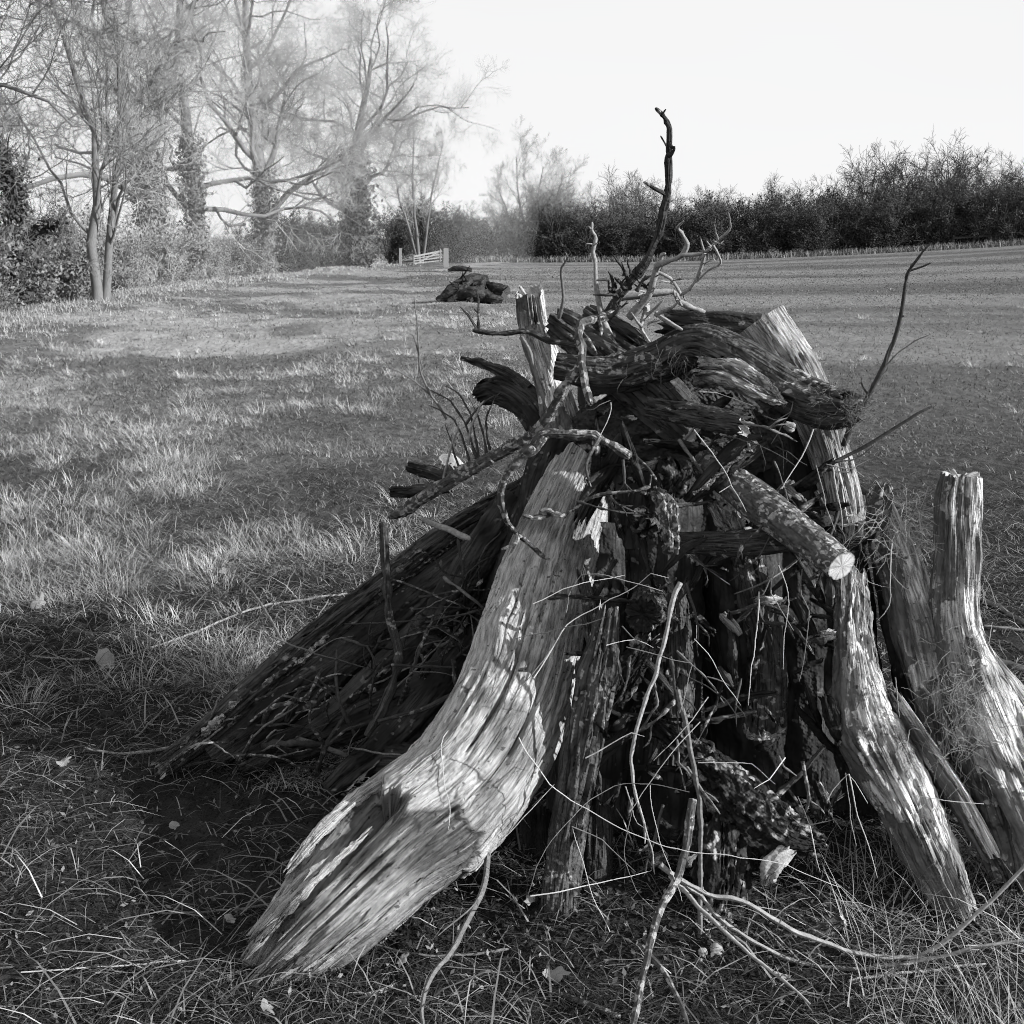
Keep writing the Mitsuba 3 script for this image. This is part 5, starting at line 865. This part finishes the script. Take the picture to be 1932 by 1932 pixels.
# 2 short live grass
P2 = []
x, y = scatter(95000, 1.6, 9, rng, 1.35); keep = rng.random(len(x)) > heap(x, y); x, y = x[keep], y[keep]
P2.append(blades(x, y, rng.uniform(.02, .05, len(x)), rng.uniform(1.1, 1.7, len(x)), rng.uniform(.0011, .0020, len(x)), (.025 + .06 * rng.random(len(x)) ** 2) * (.45 + .55 * sm(2.8, 5, y)) + .04 * sm(3.4, 8, y) * rng.random(len(x)), rng, 2))  # near grass toned down likewise, in place of shade
x, y = scatter(100000, 8, 60, rng, 1.5, 1.0); keep = x > edge_x(y) - .2; x, y = x[keep], y[keep]
ls = left_side(x, y) * sm(.42, .6, tuft(x * .6, y * .5)); sc_ = np.clip(y / 14, .6, 3.5)
P2.append(blades(x, y, rng.uniform(.02, .055, len(x)) * (1 + .5 * ls), rng.uniform(.6, 1.4, len(x)), rng.uniform(.0035, .007, len(x)) * sc_, (.07 + .14 * rng.random(len(x)) ** 1.5) * (.8 + (.12 + .30 * sm(-5, 3, x)) * (sm(.42, .60, F3(x * .06, y * .42, 8, 3, 71)) - .15 * sm(-5, 3, x))) + .12 * ls * rng.random(len(x)), rng, 2))
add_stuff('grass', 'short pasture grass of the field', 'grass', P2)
# 3 pale dead tufts on the left
P3 = []
x, y = scatter(260000, 3.0, 34, rng, 1.8, .6)
keep = (rng.random(len(x)) < sm(.55, .66, tuft(x, y)) * (.15 + .85 * left_side(x, y)) * np.where(x > .5, .25, 1)) & (x > edge_x(y) - .3); x, y = x[keep], y[keep]
s_ = np.clip(y / 5, 1, 4); hd = 2 * math.pi * F3(x * .9, y * .9, 3, 2, 50) * 2 + rng.normal(0, .9, len(x))
P3.append(blades(x, y, rng.uniform(.04, .14, len(x)), rng.uniform(.75, 1.65, len(x)), rng.uniform(.0008, .0015, len(x)) * s_, .16 + .30 * rng.random(len(x)), rng, 2, head=hd))
cx, cy = scatter(2600, 3.3, 26, rng, 1.5, .5); kp = (rng.random(len(cx)) < (.12 + .88 * left_side(cx, cy)) * sm(.47, .58, tuft(cx, cy))) & (cx > edge_x(cy) + .2); cx, cy = cx[kp], cy[kp]
nb = 58; x0, y0 = np.repeat(cx, nb), np.repeat(cy, nb); sz = np.repeat(rng.uniform(.05, .16, len(cx)), nb); ra, rd = rng.uniform(0, 2 * math.pi, len(x0)), np.sqrt(rng.random(len(x0)))
x, y = x0 + sz * rd * np.cos(ra), y0 + sz * rd * np.sin(ra)
P3.append(blades(x, y, sz * rng.uniform(.4, 1.3, len(x)), .5 + rd * rng.uniform(.4, 1.3, len(x)), rng.uniform(.0007, .0012, len(x)) * np.clip(y / 5, 1, 3), np.repeat(rng.uniform(.20, .55, len(cx)), nb) * rng.uniform(.6, 1.2, len(x)), rng, 3, head=ra + rng.normal(0, .5, len(x))))
y = rng.uniform(17, 66, 24000); x = edge_x(y) + rng.normal(.7, .8, len(y))
P3.append(blades(x, y, rng.uniform(.05, .17, len(x)), rng.uniform(.3, 1.5, len(x)), rng.uniform(.005, .010, len(x)) * y / 30, .18 + .26 * rng.random(len(x)), rng, 2))
x = rng.uniform(-4, 40, 9000); y = 73.2 - 2.0 * (x / 36) + rng.normal(0, .35, len(x))
P3.append(blades(x, y, rng.uniform(.15, .5, len(x)), rng.uniform(.05, .8, len(x)), rng.uniform(.015, .03, len(x)), .10 + .15 * rng.random(len(x)), rng, 2))
add_stuff('dead_grass', 'pale dead grass standing in tufts on the left of the field and along its edges', 'grass', P3)
# 4 dry wispy grass at the right foot of the pile
x = rng.uniform(.70, 1.40, 1500); y = rng.uniform(1.75, 2.6, 1500)
add_stuff('wispy_grass', 'wispy dry grass at the foot of the right hand trunks', 'grass', [blades(x, y, rng.uniform(.05, .22, len(x)), rng.uniform(.5, 1.6, len(x)), rng.uniform(.0005, .0010, len(x)), .18 + .25 * rng.random(len(x)), rng, 3)])

# ------------------------------------------------------------------ mist hanging round the left hedge
def mist(key, label, c, r, sigma):
    scene[key + '_air'] = {'type': 'homogeneous', 'albedo': {'type': 'rgb', 'value': [.96] * 3}, 'sigma_t': {'type': 'rgb', 'value': [sigma] * 3}}
    sp = trimesh.creation.icosphere(3)
    thing(key, label, kind='stuff')
    scene[key] = {**mikit.ply((np.array(sp.vertices) * r + c, np.array(sp.faces)), {'type': 'null'}, True), 'interior': {'type': 'ref', 'id': key + '_air'}}
mist('mist', 'thin pale mist hanging among the trees of the left hedge', np.array([-15.0, 42.5, 4.0]), np.array([11.0, 19.5, 9.0]), .0042)
mist('smoke', 'pale drift of smoke before the gap right of the field gate', np.array([-1.8, 69.0, 2.4]), np.array([3.4, 5.0, 4.6]), .012)
